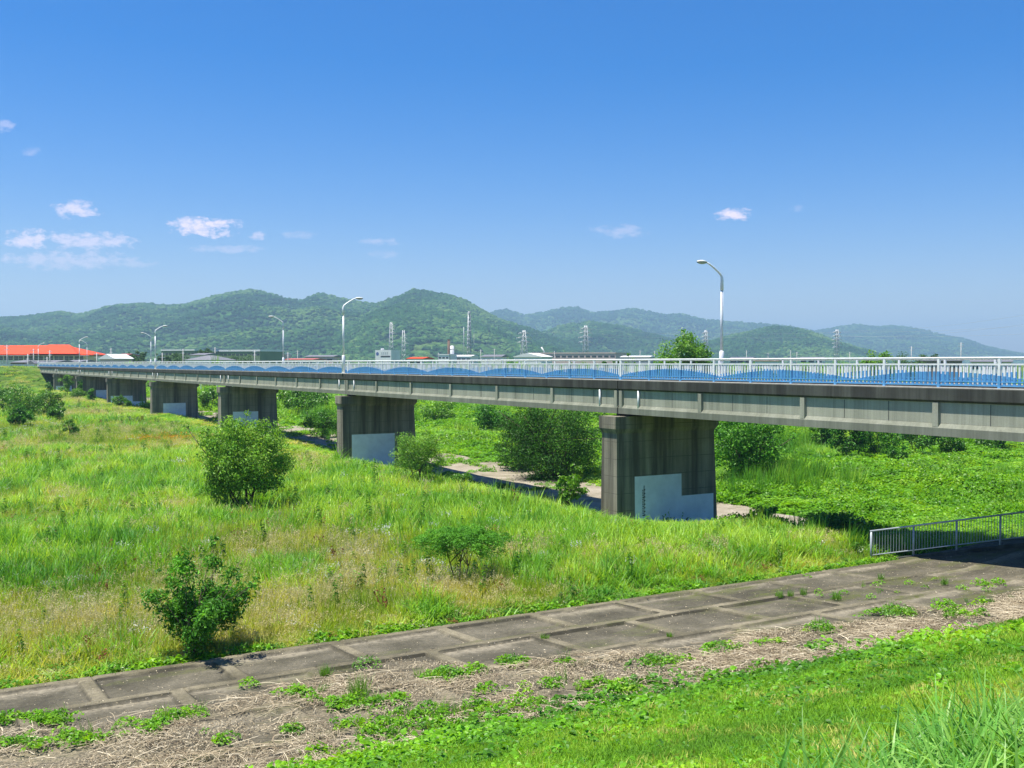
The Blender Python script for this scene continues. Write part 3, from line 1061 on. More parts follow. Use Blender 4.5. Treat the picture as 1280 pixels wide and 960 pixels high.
for a in [(350, 695, 55, 14), (430, 700, 45, 12), (240, 750, 60, 25), (120, 790, 120, 30), (330, 800, 80, 25), (640, 700, 60, 8), (570, 745, 60, 14), (620, 760, 80, 12), (440, 740, 60, 18), (170, 545, 60, 6), (140, 520, 60, 5), (215, 560, 40, 6), (110, 505, 60, 4), (380, 580, 30, 6), (600, 560, 40, 6), (900, 700, 20, 5), (30, 560, 50, 6), (400, 770, 60, 20)]:
    q = patchw(u, v, *a); wt = np.maximum(wt, .55 * q); wr = wr * (1 - .85 * q)
for a in [(150, 680, 70, 9), (60, 840, 90, 10), (300, 815, 60, 6), (640, 770, 40, 8)]:
    wh = np.maximum(wh, .6 * patchw(u, v, *a))
x = r.uniform(0, 1, n)
ty = np.full(n, 3) + r.integers(0, 3, n)
ty = np.where(r.uniform(0, 1, n) < .35, 10, ty)
ty = np.where(x < wr, r.integers(0, 3, n), ty)
x = r.uniform(0, 1, n); ty = np.where(x < wt, 6 + r.integers(0, 2, n), ty)
x = r.uniform(0, 1, n); ty = np.where(x < wh, 8 + r.integers(0, 2, n), ty)
x = r.uniform(0, 1, n)
ww = .012 + .35 * patchw(u, v, 215, 590, 14, 5) + .12 * patchw(u, v, 20, 540, 60, 6) + .08 * patchw(u, v, 410, 730, 30, 10) + .1 * patchw(u, v, 330, 750, 40, 10) + .06 * patchw(u, v, 560, 690, 60, 30)
ty = np.where(x < ww, 11, ty)
wo = .8 * patchw(u, v, 190, 553, 18, 2.5) + .9 * patchw(u, v, 225, 553, 14, 2.5)
x = r.uniform(0, 1, n); ty = np.where(x < wo, 12, ty)
x = r.uniform(0, 1, n); ty = np.where(x < .01 + .05 * sstep(.55, .7, fbm(u / 4, v / 4, 87)), 14, ty)
x = r.uniform(0, 1, n); ty = np.where(x < .006 + .2 * patchw(u, v, 55, 675, 25, 7) + .3 * patchw(u, v, 880, 648, 60, 3), 13, ty)
# thin bright strip of short growth along the outer beam
lod = np.clip(Y / 32, 1, 5.5) ** .55
hs_ = ((.34 + .42 * n3) * sstep(26.7, 29.5, v + .6 * edge_n)) * (1 - .80 * sstep(26.5, 31.5, u) * sstep(33, 38, v)) + .2 - .08 * sstep(26.5, 31.5, u) * sstep(33, 38, v)
hs_ = np.where(np.isin(ty, [8, 9]), hs_ * 1.0, hs_)
hs_ = np.where(ty < 3, hs_ * 1.15, hs_)
levf = sstep(297, 303, v)
hs_ = hs_ * (1 - .45 * levf)
sc_ = np.stack([lod * r.uniform(.8, 1.25, n), lod * r.uniform(.8, 1.25, n), hs_ * np.exp(r.normal(0, .24, n) * (1 - .6 * sstep(27, 31, u))) * lod ** .12], 1)
tint = np.clip(.5 + (n2 - .5) * 1.6 + r.normal(0, .16, n) + (fbm(u / 18, v / 18, 90) - .5) * .8, 0, 1)
P = np.stack([u, v, ground(u, v) - .03], 1)
scatter('meadow_grass', gc, P, rots(n, .1, 3), sc_, ty, tint, 'tall mixed meadow grass over the flat river bed in front of the bridge')
print('field', n)

# ------------------------------------------------------------------ kudzu-covered ground beyond and beside the bridge
kc = bpy.data.collections.new('vine_clumps')
for i in range(3):
    V, F = clump_leaves(70, .55, .45, .17, 200 + i, .85, 1.0)
    proto(kc, 'clump_%d' % i, V, F, [G['kudzu']])
for i in range(2):
    V, F = clump_leaves(60, .5, .8, .13, 210 + i, .6, .5)
    proto(kc, 'clump_%d' % (3 + i), V, F, [G['herb']])
V, F = blades(30, .35, .6, 1.2, .04, .2, .5, 4, 215)
proto(kc, 'clump_5', V, F, [G['reed']])
UU, VV_, YY = [], [], []
for y0, y1, dn, sd in [(36, 60, 7.5, 1), (60, 85, 4.6, 2), (85, 130, 2.2, 3), (130, 210, .8, 4), (210, 480, .16, 5)]:
    u, v, Y, X = cand(y0, y1, dn, 300 + sd, x0=150)
    UU.append(u); VV_.append(v); YY.append(Y)
u = np.concatenate(UU); v = np.concatenate(VV_); Y = np.concatenate(YY)
en = fbm(u / 3, v / 3, 91) - .5
pathw = (fbm(u / 1.8, v / 1.8, 191) > np.where(v > 85, .60, .66)) & (u > 34.5) & (u < 48) & (v > 50)
pathband = (u > 35.4 + 2 * en) & (u < 44.6 + 4 * en)
near = (v < 41.5 + 6 * en) & (u > 33.2 + 2 * en) & (v > 27.4)
ok = (((u > 47.2 + 4 * en) & (v > 27.3)) | near | pathw | ((u > 41) & (v < 41) & (v > 27.2))) & (v < 330)
ok &= ~((v < 28.2) & (u < 33.8))
u, v, Y = u[ok], v[ok], Y[ok]
n = len(u); r = np.random.default_rng(8)
n1 = fbm(u / 4, v / 4, 92)
ty = r.integers(0, 3, n)
xx = r.uniform(0, 1, n)
ty = np.where(xx < sstep(.58, .72, n1) * .6, 3 + r.integers(0, 2, n), ty)
grs = np.maximum(.9 * patchw(u, v, 950, 600, 40, 10, -1.3), .8 * patchw(u, v, 1000, 560, 40, 8, -1.3))
grs = np.maximum(grs, sstep(.62, .7, fbm(u / 9, v / 9, 93)) * .5)
xx = r.uniform(0, 1, n); ty = np.where(xx < grs, 5, ty)
lod = np.clip(Y / 48, 1, 6) ** .7 * np.where((u > 35.5) & (u < 47), .6, 1.0)
hh = .6 + 1.2 * sstep(.4, .7, fbm(u / 6, v / 6, 94))
sc_ = np.stack([lod * r.uniform(.8, 1.2, n), lod * r.uniform(.8, 1.2, n), hh * r.uniform(.7, 1.2, n) * lod ** .5], 1)
tint = np.clip(.55 + (n1 - .5) * 1.5 + r.normal(0, .17, n), 0, 1)
P = np.stack([u, v, ground(u, v) - .02], 1)
scatter('vine_cover', kc, P, rots(n, .15, 4), sc_, ty, tint, 'bright broad-leaved vines smothering the low ground behind the bridge')
print('kudzu', n)

# ------------------------------------------------------------------ lawn on the near bank
lc = bpy.data.collections.new('lawn_tufts')
for i in range(4):
    V, F = blades(34, .13, .04, .12, .012, .9, .7, 2, 400 + i)
    proto(lc, 'lawn_%d' % i, V, F, [G['lawn']])
for i in range(3):
    V, F = clump_leaves(24, .17, .10, .055, 410 + i, .9, 1.2, True)
    proto(lc, 'lawn_%d' % (4 + i), V, F, [G['kudzu']])
for i in range(2):
    V, F = clump_leaves(16, .24, .2, .085, 420 + i, .95, 1.0, True)
    proto(lc, 'lawn_%d' % (7 + i), V, F, [G['kudzu']])
V, F = blades(18, .12, .05, .14, .012, .6, .6, 2, 431)
proto(lc, 'lawn_9', V, F, [G['tan']])
UU, VV_, YY = [], [], []
for y0, y1, dn, sd in [(5, 12, 170, 1), (12, 18, 120, 2), (18, 32, 75, 3)]:
    u, v, Y, X = cand(y0, y1, dn, 450 + sd, x0=60, x1=1500)
    UU.append(u); VV_.append(v); YY.append(Y)
u = np.concatenate(UU); v = np.concatenate(VV_); Y = np.concatenate(YY)
en = fbm(u / 1.6, v / 1.6, 95) - .5
lawn_edge = np.interp(u, [0, 8, 14, 18, 24, 40], [17.1, 17.5, 18.2, 18.3, 17.2, 17.1])
ok = v < lawn_edge + en * 1.4
u, v, Y, lawn_edge = u[ok], v[ok], Y[ok], lawn_edge[ok]
n = len(u); r = np.random.default_rng(9)
n1 = fbm(u / 1.3, v / 1.3, 96); n2 = fbm(u / 3, v / 3, 97)
ty = r.integers(0, 4, n)
lf = np.clip(sstep(4.2, .6, lawn_edge - v) * sstep(24, 17, u) * 1.1 + .35 * sstep(9, 5, u) , 0, 1) * sstep(.36, .52, n1) + .06 + .4 * sstep(.6, .7, n1) * sstep(9, 3, lawn_edge - v)
xx = r.uniform(0, 1, n); ty = np.where(xx < lf * .62, 4 + r.integers(0, 3, n), ty)
xx = r.uniform(0, 1, n); ty = np.where(xx < lf * .16, 7 + r.integers(0, 2, n), ty)
dryp = sstep(.60, .70, fbm(u / .9, v / .9, 98)) * .5
xx = r.uniform(0, 1, n); ty = np.where((xx < dryp) & (ty < 4), 9, ty)
bare = sstep(.66, .72, fbm(u / .6, v / .6, 99)) * sstep(3, 7, lawn_edge - v)
keep = r.uniform(0, 1, n) > bare * .5
s_ = r.uniform(.7, 1.3, n) * np.where(Y > 18, 1.3, 1) * np.where((ty > 3) & (ty < 9) & (Y < 14), .72, 1)
sc_ = np.stack([s_, s_, s_ * (.6 + .9 * n2)], 1)
tint = np.clip(.5 + (n2 - .5) * 1.8 + (n1 - .5) * .8 + r.normal(0, .15, n) - .22 * ((ty > 3) & (ty < 9)), 0, 1)
P = np.stack([u, v, ground(u, v) - .015], 1)
k_ = keep
scatter('bank_lawn', lc, P[k_], rots(n, .15, 5)[k_], sc_[k_], ty[k_], tint[k_], 'bright green mown grass and creeping leaves on the near river bank')
print('lawn', n)

# ------------------------------------------------------------------ tall reed leaves close to the camera
rc = bpy.data.collections.new('reed_stools')
for i in range(4):
    V, F = blades(16, .16, .6, 1.1, .046, .45, 1.7, 10, 500 + i)
    V2, F2 = blades(6, .08, .3, .7, .03, .55, 1.6, 7, 520 + i)
    V, F, mi = joinp((V, F, 0), (V2, F2, 0))
    proto(rc, 'reed_%d' % i, V, F, [G['bigreed']])
u, v, Y, X = cand(5.0, 10.8, 44, 540, x0=930, x1=1560)
pxx = 640 + FPX * X / Y
en = fbm(u / .8, v / .8, 541) - .5
lim = np.interp(pxx, [930, 1000, 1100, 1200, 1300, 1560], [5.4, 7.0, 8.0, 8.7, 9.2, 9.7])
ok = (Y < lim + en * 1.2) & (v > .4)
u, v, Y = u[ok], v[ok], Y[ok]; n = len(u)
r = np.random.default_rng(12)
s_ = r.uniform(.55, .85, n)
scatter('bank_reeds', rc, np.stack([u, v, ground(u, v) - .02], 1), rots(n, .12, 6), np.stack([s_, s_, s_], 1), r.integers(0, 4, n),
        np.clip(r.normal(.6, .25, n), 0, 1), 'long arching reed leaves in the lower right corner close to the camera')
print('reeds', n)

# ------------------------------------------------------------------ dead vine stems and litter on the upper apron
def vbound(u):
    return np.interp(u, [-3, 2, 6, 8.5, 10.5, 12, 16, 22, 30, 40], [22.6, 22.6, 21.8, 22.6, 23.1, 21.2, 19.9, 19.4, 19.0, 18.6])


M['dead'] = leafmat('dead_stems', [(0, (.14, .10, .06)), (.5, (.33, .27, .17)), (1, (.58, .51, .36))], .9, .1, .3, attr='tone', tcol=(1, 1, 1))
r = np.random.default_rng(21)
ns = 15000; sg = 6
u0 = r.uniform(-2, 34, ns * 3)
vb = vbound(u0) + (fbm(u0 / 1.5, u0 * 0 + 3, 22) - .5) * 1.6
v0 = 16.8 + (vb - 16.8) * r.uniform(0, 1, ns * 3) ** 1.0
dens = .10 + 1.4 * sstep(.42, .62, fbm(u0 / 1.8, v0 / 1.2, 23)) * (.55 + .45 * sstep(4, 10, u0))
k_ = r.uniform(0, 1.45, ns * 3) < dens
u0, v0 = u0[k_][:ns], v0[k_][:ns]; ns = len(u0)
ang = np.where(r.uniform(0, 1, ns) < .5, r.normal(.3, .6, ns), r.normal(1.6, .6, ns)) + np.pi * r.integers(0, 2, ns)
L_ = r.uniform(.1, .9, ns); wd = r.uniform(.002, .006, ns) * np.where(r.uniform(0, 1, ns) < .04, 2.2, 1); hz_ = r.uniform(.0, .06, ns)
V = np.zeros((ns, sg + 1, 2, 3)); cu, cv = u0.copy(), v0.copy(); turn = r.normal(0, .10, ns)
for s in range(sg + 1):
    z = apron_h(cu, cv) + .012 + hz_ * np.sin(np.pi * s / sg) + r.uniform(0, .012, ns)
    z = np.where(cv < 17, z - .1, z)
    nx, ny = -np.sin(ang) * wd, np.cos(ang) * wd
    V[:, s, 0] = np.stack([cu + nx, cv + ny, z], 1); V[:, s, 1] = np.stack([cu - nx, cv - ny, z + .004], 1)
    cu = cu + np.cos(ang) * L_ / sg; cv = cv + np.sin(ang) * L_ / sg
    ang = ang + turn + r.normal(0, .16, ns)
idx = np.arange(ns * (sg + 1) * 2).reshape(ns, sg + 1, 2)
F = np.stack([idx[:, :-1, 0], idx[:, :-1, 1], idx[:, 1:, 1], idx[:, 1:, 0]], -1).reshape(-1, 4)
tone = np.repeat(np.clip(r.normal(.55, .28, ns), 0, 1), (sg + 1) * 2)
V = V.reshape(-1, 3)
# litter flakes
nl = 90000
u1 = r.uniform(-2, 36, nl); vb = vbound(u1) + (fbm(u1 / 1.5, u1 * 0 + 3, 22) - .5) * 1.6
v1 = 16.7 + (vb - 16.5) * r.uniform(0, 1, nl)
k_ = r.uniform(0, 1, nl) < .06 + 1.1 * sstep(.44, .62, fbm(u1 / 1.1, v1 / .8, 25))
u1, v1 = u1[k_], v1[k_]
P = np.stack([u1, v1, apron_h(u1, v1) + r.uniform(.01, .05, len(u1))], 1)
Nn = r.normal(0, .5, P.shape); Nn[:, 2] = 1
V2, F2 = leaf_quads(P, Nn, .05, r, .5)
tone2 = np.repeat(np.clip(r.normal(.6, .25, len(u1)), 0, 1), 4)
# scattered flakes further down the slope
nl = 2600
u1 = r.uniform(-4, 36, nl); v1 = r.uniform(18, 26.5, nl)
P = np.stack([u1, v1, apron_h(u1, v1) + .015], 1)
Nn = r.normal(0, .3, P.shape); Nn[:, 2] = 1
V3, F3 = leaf_quads(P, Nn, .05, r, .5)
tone3 = np.repeat(r.uniform(.3, 1, nl), 4)
Va = np.concatenate([V, V2, V3]); Fa = np.concatenate([F, F2 + len(V), F3 + len(V) + len(V2)])
o = np_mesh('dead_vines', Va, Fa, M['dead'], attrs={'tone': np.concatenate([tone, tone2, tone3])})
tag(o, 'dry brown vine stems and litter tangled over the upper concrete slope', kind='stuff')

# green creeping leaves among them
ac = bpy.data.collections.new('creepers')
for i in range(4):
    V, F = clump_leaves(34, .20, .14, .07, 600 + i, .85, .8, True)
    proto(ac, 'creeper_%d' % i, V, F, [G['kudzu']])
for i in range(2):
    V, F = blades(30, .10, .12, .34, .012, .35, .5, 4, 610 + i)
    proto(ac, 'creeper_%d' % (4 + i), V, F, [G['reed']])
pts = []
r = np.random.default_rng(33)
PAT = [(220, 905, 22, 7, 26), (185, 922, 14, 5, 10), (375, 876, 20, 7, 20), (90, 938, 30, 8, 26), (25, 902, 40, 5, 30), (60, 905, 20, 6, 16), (20, 945, 20, 8, 18),
       (150, 915, 12, 5, 6), (480, 890, 30, 5, 24), (430, 895, 34, 6, 30), (560, 852, 28, 5, 26), (540, 858, 20, 4, 12), (640, 838, 18, 4, 14), (620, 880, 20, 4, 6), (690, 872, 14, 5, 8),
       (830, 846, 22, 4, 20), (905, 826, 20, 5, 18), (790, 885, 24, 6, 18), (1030, 800, 16, 6, 16), (1115, 778, 22, 5, 30), (1205, 785, 30, 5, 26),
       (660, 905, 26, 10, 26), (740, 880, 30, 6, 18), (600, 910, 40, 8, 26), (520, 915, 40, 8, 30), (1180, 770, 14, 6, 8), (1235, 765, 20, 5, 10), (960, 822, 20, 4, 8),
       (360, 938, 10, 5, 6), (310, 860, 10, 3, 5), (700, 840, 8, 3, 4), (270, 940, 20, 8, 6), (470, 935, 40, 14, 30), (540, 940, 60, 12, 40), (960, 710, 50, 6, 14), (1100, 740, 60, 12, 14), (1230, 740, 40, 10, 10)]
for px, py, rx, ry, cn in PAT:
    for j in range(cn):
        x, y = px + r.normal(0, rx * .7), py + r.normal(0, ry * .7)
        uu, vv2, dd = onz(x, y, .35)
        if 16.5 < vv2 < 26.5: pts.append((uu, vv2, 0))
pts = np.array(pts)
n = len(pts)
s_ = r.uniform(.5, 1.25, n)
va = r.integers(0, 4, n); va = np.where(r.uniform(0, 1, n) < .12, 4, va)
scatter('creeping_leaves', ac, np.stack([pts[:, 0], pts[:, 1], apron_h(pts[:, 0], pts[:, 1]) - .02], 1), rots(n, .2, 7), np.stack([s_, s_, s_], 1), va,
        np.clip(r.normal(.45, .22, n), 0, 1), 'small green creeping leaves scattered over the concrete slope')
# fringe of low plants rooted in the joint along the outer beam
r = np.random.default_rng(35)
n = 420
uf = r.uniform(-4, 33, n); vf = 26.72 + np.abs(r.normal(0, .25, n))
kk = (r.uniform(0, 1, n) < .15 + sstep(.45, .6, fbm(uf / 1.7, uf * 0, 36)))
uf, vf = uf[kk], vf[kk]; n = len(uf); s_ = r.uniform(.8, 1.7, n)
scatter('edge_weeds', ac, np.stack([uf, vf, ground(uf, vf)], 1), rots(n, .2, 8), np.stack([s_, s_, s_ * 1.1], 1), r.integers(0, 4, n),
        np.clip(r.normal(.4, .25, n), 0, 1), 'low light green weeds along the outer edge of the concrete slope')

# ------------------------------------------------------------------ shrubs and trees
def tubes_np(paths, n=6):
    mb = MB()
    for pts_, rad in paths: mb.tube(pts_, rad, n)
    return mb


BM = {
    'willow': leafmat('willow_leaf', [(0, (.07, .19, .02)), (.5, (.15, .33, .03)), (1, (.32, .50, .09))], .5, .35, .5, attr='tone'),
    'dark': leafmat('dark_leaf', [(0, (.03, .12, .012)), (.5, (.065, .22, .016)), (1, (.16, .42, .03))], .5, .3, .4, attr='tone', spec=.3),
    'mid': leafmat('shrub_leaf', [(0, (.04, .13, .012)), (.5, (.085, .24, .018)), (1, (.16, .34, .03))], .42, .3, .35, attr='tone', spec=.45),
    'deep': leafmat('deep_shade_leaf', [(0, (.018, .07, .010)), (.5, (.036, .13, .013)), (1, (.10, .30, .025))], .5, .22, .5, attr='tone', spec=.3),  # darkest green of the leaf tones
    'silk': leafmat('silk_tree_leaf', [(0, (.05, .18, .015)), (.5, (.10, .31, .02)), (1, (.19, .42, .04))], .6, .3, .35, attr='tone', spec=.2),
    'lime': leafmat('lime_leaf', [(0, (.06, .17, .012)), (.5, (.12, .29, .016)), (1, (.19, .36, .03))], .42, .32, .35, attr='tone', spec=.45),
    'far': leafmat('far_tree_leaf', [(0, (.035, .09, .02)), (.5, (.06, .14, .025)), (1, (.10, .20, .035))], .6, .2, .35, attr='tone'),
}


def make_plant(name, label, cat, u, v, h, wid, mat='mid', nclump=26, nleaf=5000, leaf=.10, seed=1, base=.12, asp=.5, shape='round',
               stems=5, group=None, z=None, trunk_h=None, lean=(0, 0), flat=1.0, stem_r=.035, droop=0.0, cr=(.20, .36)):
    """an individual woody plant: trunk (several stems with limbs) and a leafy crown full of gaps"""
    r = np.random.default_rng(seed)
    z0 = float(ground(u, v)) if z is None else z
    t = thing(name, label, cat, (u, v, z0), r.uniform(0, .0), group)
    cz = h * (1 + base) / 2; rz_ = h * (1 - base) / 2; rx = wid / 2
    C = []
    while len(C) < nclump:
        p = r.uniform(-1, 1, 3)
        d = np.linalg.norm(p)
        if shape != 'arms' and (d > 1 or d < .30): continue
        if shape == 'arms':
            arm = r.integers(0, 9); aa = arm * .7 + 1.0; f = r.uniform(.15, 1) ** .8; el = [.95, .35, .8, .5, 1.0, .25, .7, .9, .4][arm]
            p = np.array([math.cos(aa) * f * (1.05 - .55 * el), math.sin(aa) * f * (1.05 - .55 * el), -.95 + 1.9 * f * (.35 + .65 * el)]) + r.normal(0, .07, 3)
        if shape == 'vase' and math.hypot(p[0], p[1]) > .45 + .55 * (p[2] + 1) / 2: continue
        if shape == 'dome' and p[2] < -.2 and math.hypot(p[0], p[1]) < .3: continue
        if shape == 'umbrella' and (p[2] < .0 or math.hypot(p[0], p[1]) > 1): continue
        C.append(p)
    C = np.array(C)
    rad = r.uniform(*cr, nclump) * rx
    if shape == 'umbrella':
        q = np.hypot(C[:, 0], C[:, 1])
        C[:, 2] = .78 - .55 * q ** 2 + r.normal(0, .08, nclump) - (r.uniform(0, 1, nclump) < .35) * r.uniform(.1, .75, nclump); C[:, :2] *= (1 + .16 * r.normal(size=(nclump, 1)) * (q > .6)[:, None])
    lim = 1 - .6 * rad / rx
    P0_ = np.stack([C[:, 0] * lim * rx + lean[0] * (C[:, 2] + 1) / 2, C[:, 1] * lim * rx + lean[1] * (C[:, 2] + 1) / 2, cz + C[:, 2] * lim * rz_], 1)
    if shape in ('round', 'arms') and nclump >= 16:      # stray leading shoots that break the outline
        nsx = max(4, nclump // 5)
        k3 = r.choice(nclump, nsx)
        dv = C[k3] / (np.linalg.norm(C[k3], axis=1, keepdims=True) + 1e-6); dv[:, 2] = np.abs(dv[:, 2]) * .6 + .35
        ext = r.uniform(.08, .30, nsx)[:, None]
        P0_ = np.concatenate([P0_, P0_[k3] + dv * ext * np.array([[rx, rx, rz_]]) + dv * (rad[k3] * .7)[:, None]])
        rad = np.concatenate([rad, rad[k3] * r.uniform(.3, .5, nsx)]); nclump = len(rad)
    wgt = rad ** 2; wgt /= wgt.sum()
    ci = r.choice(nclump, nleaf, p=wgt)
    d = r.normal(size=(nleaf, 3)); d /= np.linalg.norm(d, axis=1, keepdims=True)
    rr_ = r.uniform(0, 1, nleaf) ** .45 * r.uniform(.8, 1.25, nleaf)
    off_ = d * (rad[ci] * rr_)[:, None]; off_[:, 2] *= .8 * flat
    if droop: off_[:, 2] -= droop * rr_ ** 2 * rad[ci]
    P = P0_[ci] + off_
    P[:, 2] = np.maximum(P[:, 2], .05)
    Nn = d * .6 + r.normal(0, .55, (nleaf, 3)); Nn[:, 2] += .55
    V, F = leaf_quads(P, Nn, leaf, r, asp)
    tone = np.repeat(np.clip(.5 + r.normal(0, .17, nclump)[ci] + r.normal(0, .17, nleaf), 0, 1), 4)
    np_mesh('crown', V, F, BM[mat], t, attrs={'tone': tone})
    mb = MB()
    for s in range(stems):
        tgt = P0_[r.integers(0, nclump)]
        b0 = Vector((r.normal(0, wid * .02), r.normal(0, wid * .02), -.15))
        if stems == 1: tgt = np.array([lean[0] * .5, lean[1] * .5, cz])
        md_ = Vector((tgt[0] * .35 + r.normal(0, .05) * wid, tgt[1] * .35 + r.normal(0, .05) * wid, (trunk_h or tgt[2] * .5)))
        mb.tube([b0, md_, Vector(tgt)], [stem_r, stem_r * .7, stem_r * .3], 7)
        for _ in range(4 if stems > 1 else 12):
            t2 = P0_[r.integers(0, nclump)]
            mid2 = md_.lerp(Vector(t2), .5) + Vector((0, 0, .04 * h))
            mb.tube([md_, mid2, Vector(t2)], [stem_r * .55, stem_r * .38, stem_r * .15], 5)
    mb.build('trunk', M['bark'], t)
    return t


def pl(px, py, z=0.0, d=None):
    if d is None:
        uu, vv, d = onz(px, py, z)
    else:
        uu, vv = at(px, d)
    return uu, vv, d


def plant_px(name, label, cat, px, pybase, pytop, wpx, zg=0.0, d=None, **kw):
    u, v, d = pl(px, pybase, zg, d)
    z0 = float(ground(u, v)) if 'z' not in kw else kw['z']
    h = zat(pytop, d) - z0
    return make_plant(name, label, cat, u, v, max(h, .4), wpx * d / FPX, **kw)


# foreground and middle ground
plant_px('round_shrub', 'large round pale green willow shrub with dark stems, biggest in the meadow', 'shrub', 306, 641, 513, 126, mat='willow', nclump=110, nleaf=20000, leaf=.18, seed=3, base=.09, asp=.42, stems=8, stem_r=.05, cr=(.13, .34))
plant_px('leafy_shrub', 'dark glossy-leaved shrub with ragged arms at the foot of the meadow by the concrete edge', 'shrub', 246, 822, 682, 184, mat='dark', nclump=80, nleaf=9500, leaf=.13, seed=5, base=.02, asp=.42, shape='arms', stems=9, lean=(.25, .1), stem_r=.028, cr=(.11, .21), droop=.3)
plant_px('silk_tree', 'small feathery flat-topped tree alone in the grass', 'tree', 573, 738, 650, 122, mat='silk', nclump=70, nleaf=20000, leaf=.10, seed=7, base=.34, asp=.30, shape='umbrella', stems=3, flat=.5, stem_r=.028, cr=(.13, .28), droop=.6)
plant_px('willow_shrub', 'airy grey-green willow shrub in front of the second pier', 'shrub', 523, 612, 534, 72, mat='willow', nclump=60, nleaf=9000, leaf=.15, seed=9, base=.1, asp=.3, stems=6, stem_r=.035)
plant_px('low_shrub', 'small low leafy shrub right of the willow in front of the second pier', 'shrub', 576, 615, 586, 34, mat='mid', nclump=16, nleaf=1100, leaf=.14, seed=10)
plant_px('young_shrub', 'bright young two-tiered shrub just left of the nearest pier', 'shrub', 713, 634, 585, 44, mat='lime', nclump=20, nleaf=1500, leaf=.20, seed=11, asp=.6, stems=3)
plant_px('seedling_shrub', 'small bright shrub on the bare path behind the young one by the nearest pier', 'shrub', 722, 610, 576, 30, zg=-1.3, mat='lime', nclump=12, nleaf=700, leaf=.2, seed=12, asp=.6, stems=3)
# behind the bridge
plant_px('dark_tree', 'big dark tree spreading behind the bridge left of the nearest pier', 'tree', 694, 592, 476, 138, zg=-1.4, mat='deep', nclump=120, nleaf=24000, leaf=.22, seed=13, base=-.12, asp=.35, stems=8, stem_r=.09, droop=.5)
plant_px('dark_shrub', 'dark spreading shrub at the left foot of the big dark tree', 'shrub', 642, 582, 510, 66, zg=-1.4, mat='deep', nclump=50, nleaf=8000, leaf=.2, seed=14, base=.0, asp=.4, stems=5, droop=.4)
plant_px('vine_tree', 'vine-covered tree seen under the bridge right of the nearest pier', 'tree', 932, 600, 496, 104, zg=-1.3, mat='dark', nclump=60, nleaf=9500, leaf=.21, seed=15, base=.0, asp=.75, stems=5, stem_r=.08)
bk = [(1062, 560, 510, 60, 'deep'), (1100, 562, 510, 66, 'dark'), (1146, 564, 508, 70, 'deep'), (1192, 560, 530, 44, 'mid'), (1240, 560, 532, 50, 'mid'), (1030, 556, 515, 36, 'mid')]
bl = ['dark bush in the shade under the bridge, left of the row behind the vine field', 'lighter bush in the middle of the row behind the vine field', 'widest dark bush of the row behind the vine field',
      'small bush right of the widest dark one behind the vine field', 'rightmost bush of the row behind the vine field', 'small leftmost bush of the row behind the vine field']
for i, (px, pb, ptp, wp_, mt) in enumerate(bk):
    plant_px('bush', bl[i], 'bush', px, pb, ptp, wp_, d=100 + 3 * i, mat=mt, nclump=30, nleaf=3000, leaf=.28, seed=20 + i, base=0, asp=.6, stems=4, group='bushes in a row behind the vine field')
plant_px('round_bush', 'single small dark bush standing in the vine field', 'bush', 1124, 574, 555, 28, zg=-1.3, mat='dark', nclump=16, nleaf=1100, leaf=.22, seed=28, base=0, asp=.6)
plant_px('mound_bush', 'dark-hollowed leafy mound in the vines left of the handrail fence', 'bush', 1045, 668, 642, 84, zg=-.6, mat='mid', nclump=34, nleaf=3600, leaf=.17, seed=29, base=0, asp=.75)
plant_px('mound_bush', 'low leafy mound beside the bare path right of the nearest pier', 'bush', 962, 660, 632, 56, zg=-.6, mat='mid', nclump=24, nleaf=2200, leaf=.16, seed=30, base=0, asp=.75)
plant_px('round_bush', 'round dark bush beside the path left of the second pier', 'bush', 402, 548, 508, 48, zg=-1.2, mat='dark', nclump=30, nleaf=3400, leaf=.24, seed=31, base=0, asp=.6)
plant_px('bush', 'bush seen under the girder between the third and second piers', 'bush', 385, 512, 484, 60, d=165, mat='mid', nclump=34, nleaf=2600, leaf=.4, seed=32, base=0, asp=.7, z=0.3)
plant_px('bush', 'wide bush under the girder next to the third pier', 'bush', 360, 514, 482, 40, d=172, mat='lime', nclump=24, nleaf=1800, leaf=.4, seed=33, base=0, asp=.7, z=0.3)
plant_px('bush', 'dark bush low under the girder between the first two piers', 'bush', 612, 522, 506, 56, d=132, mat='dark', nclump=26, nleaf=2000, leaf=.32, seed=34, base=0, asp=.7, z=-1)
plant_px('bush', 'pale bush under the girder right of the second pier', 'bush', 552, 520, 500, 54, d=150, mat='lime', nclump=26, nleaf=2000, leaf=.32, seed=35, base=0, asp=.7, z=-1)
plant_px('bush', 'green bush filling the gap between the fourth and third piers', 'bush', 263, 530, 482, 30, d=178, mat='mid', nclump=22, nleaf=2000, leaf=.32, seed=36, base=0, asp=.7, z=-.3)
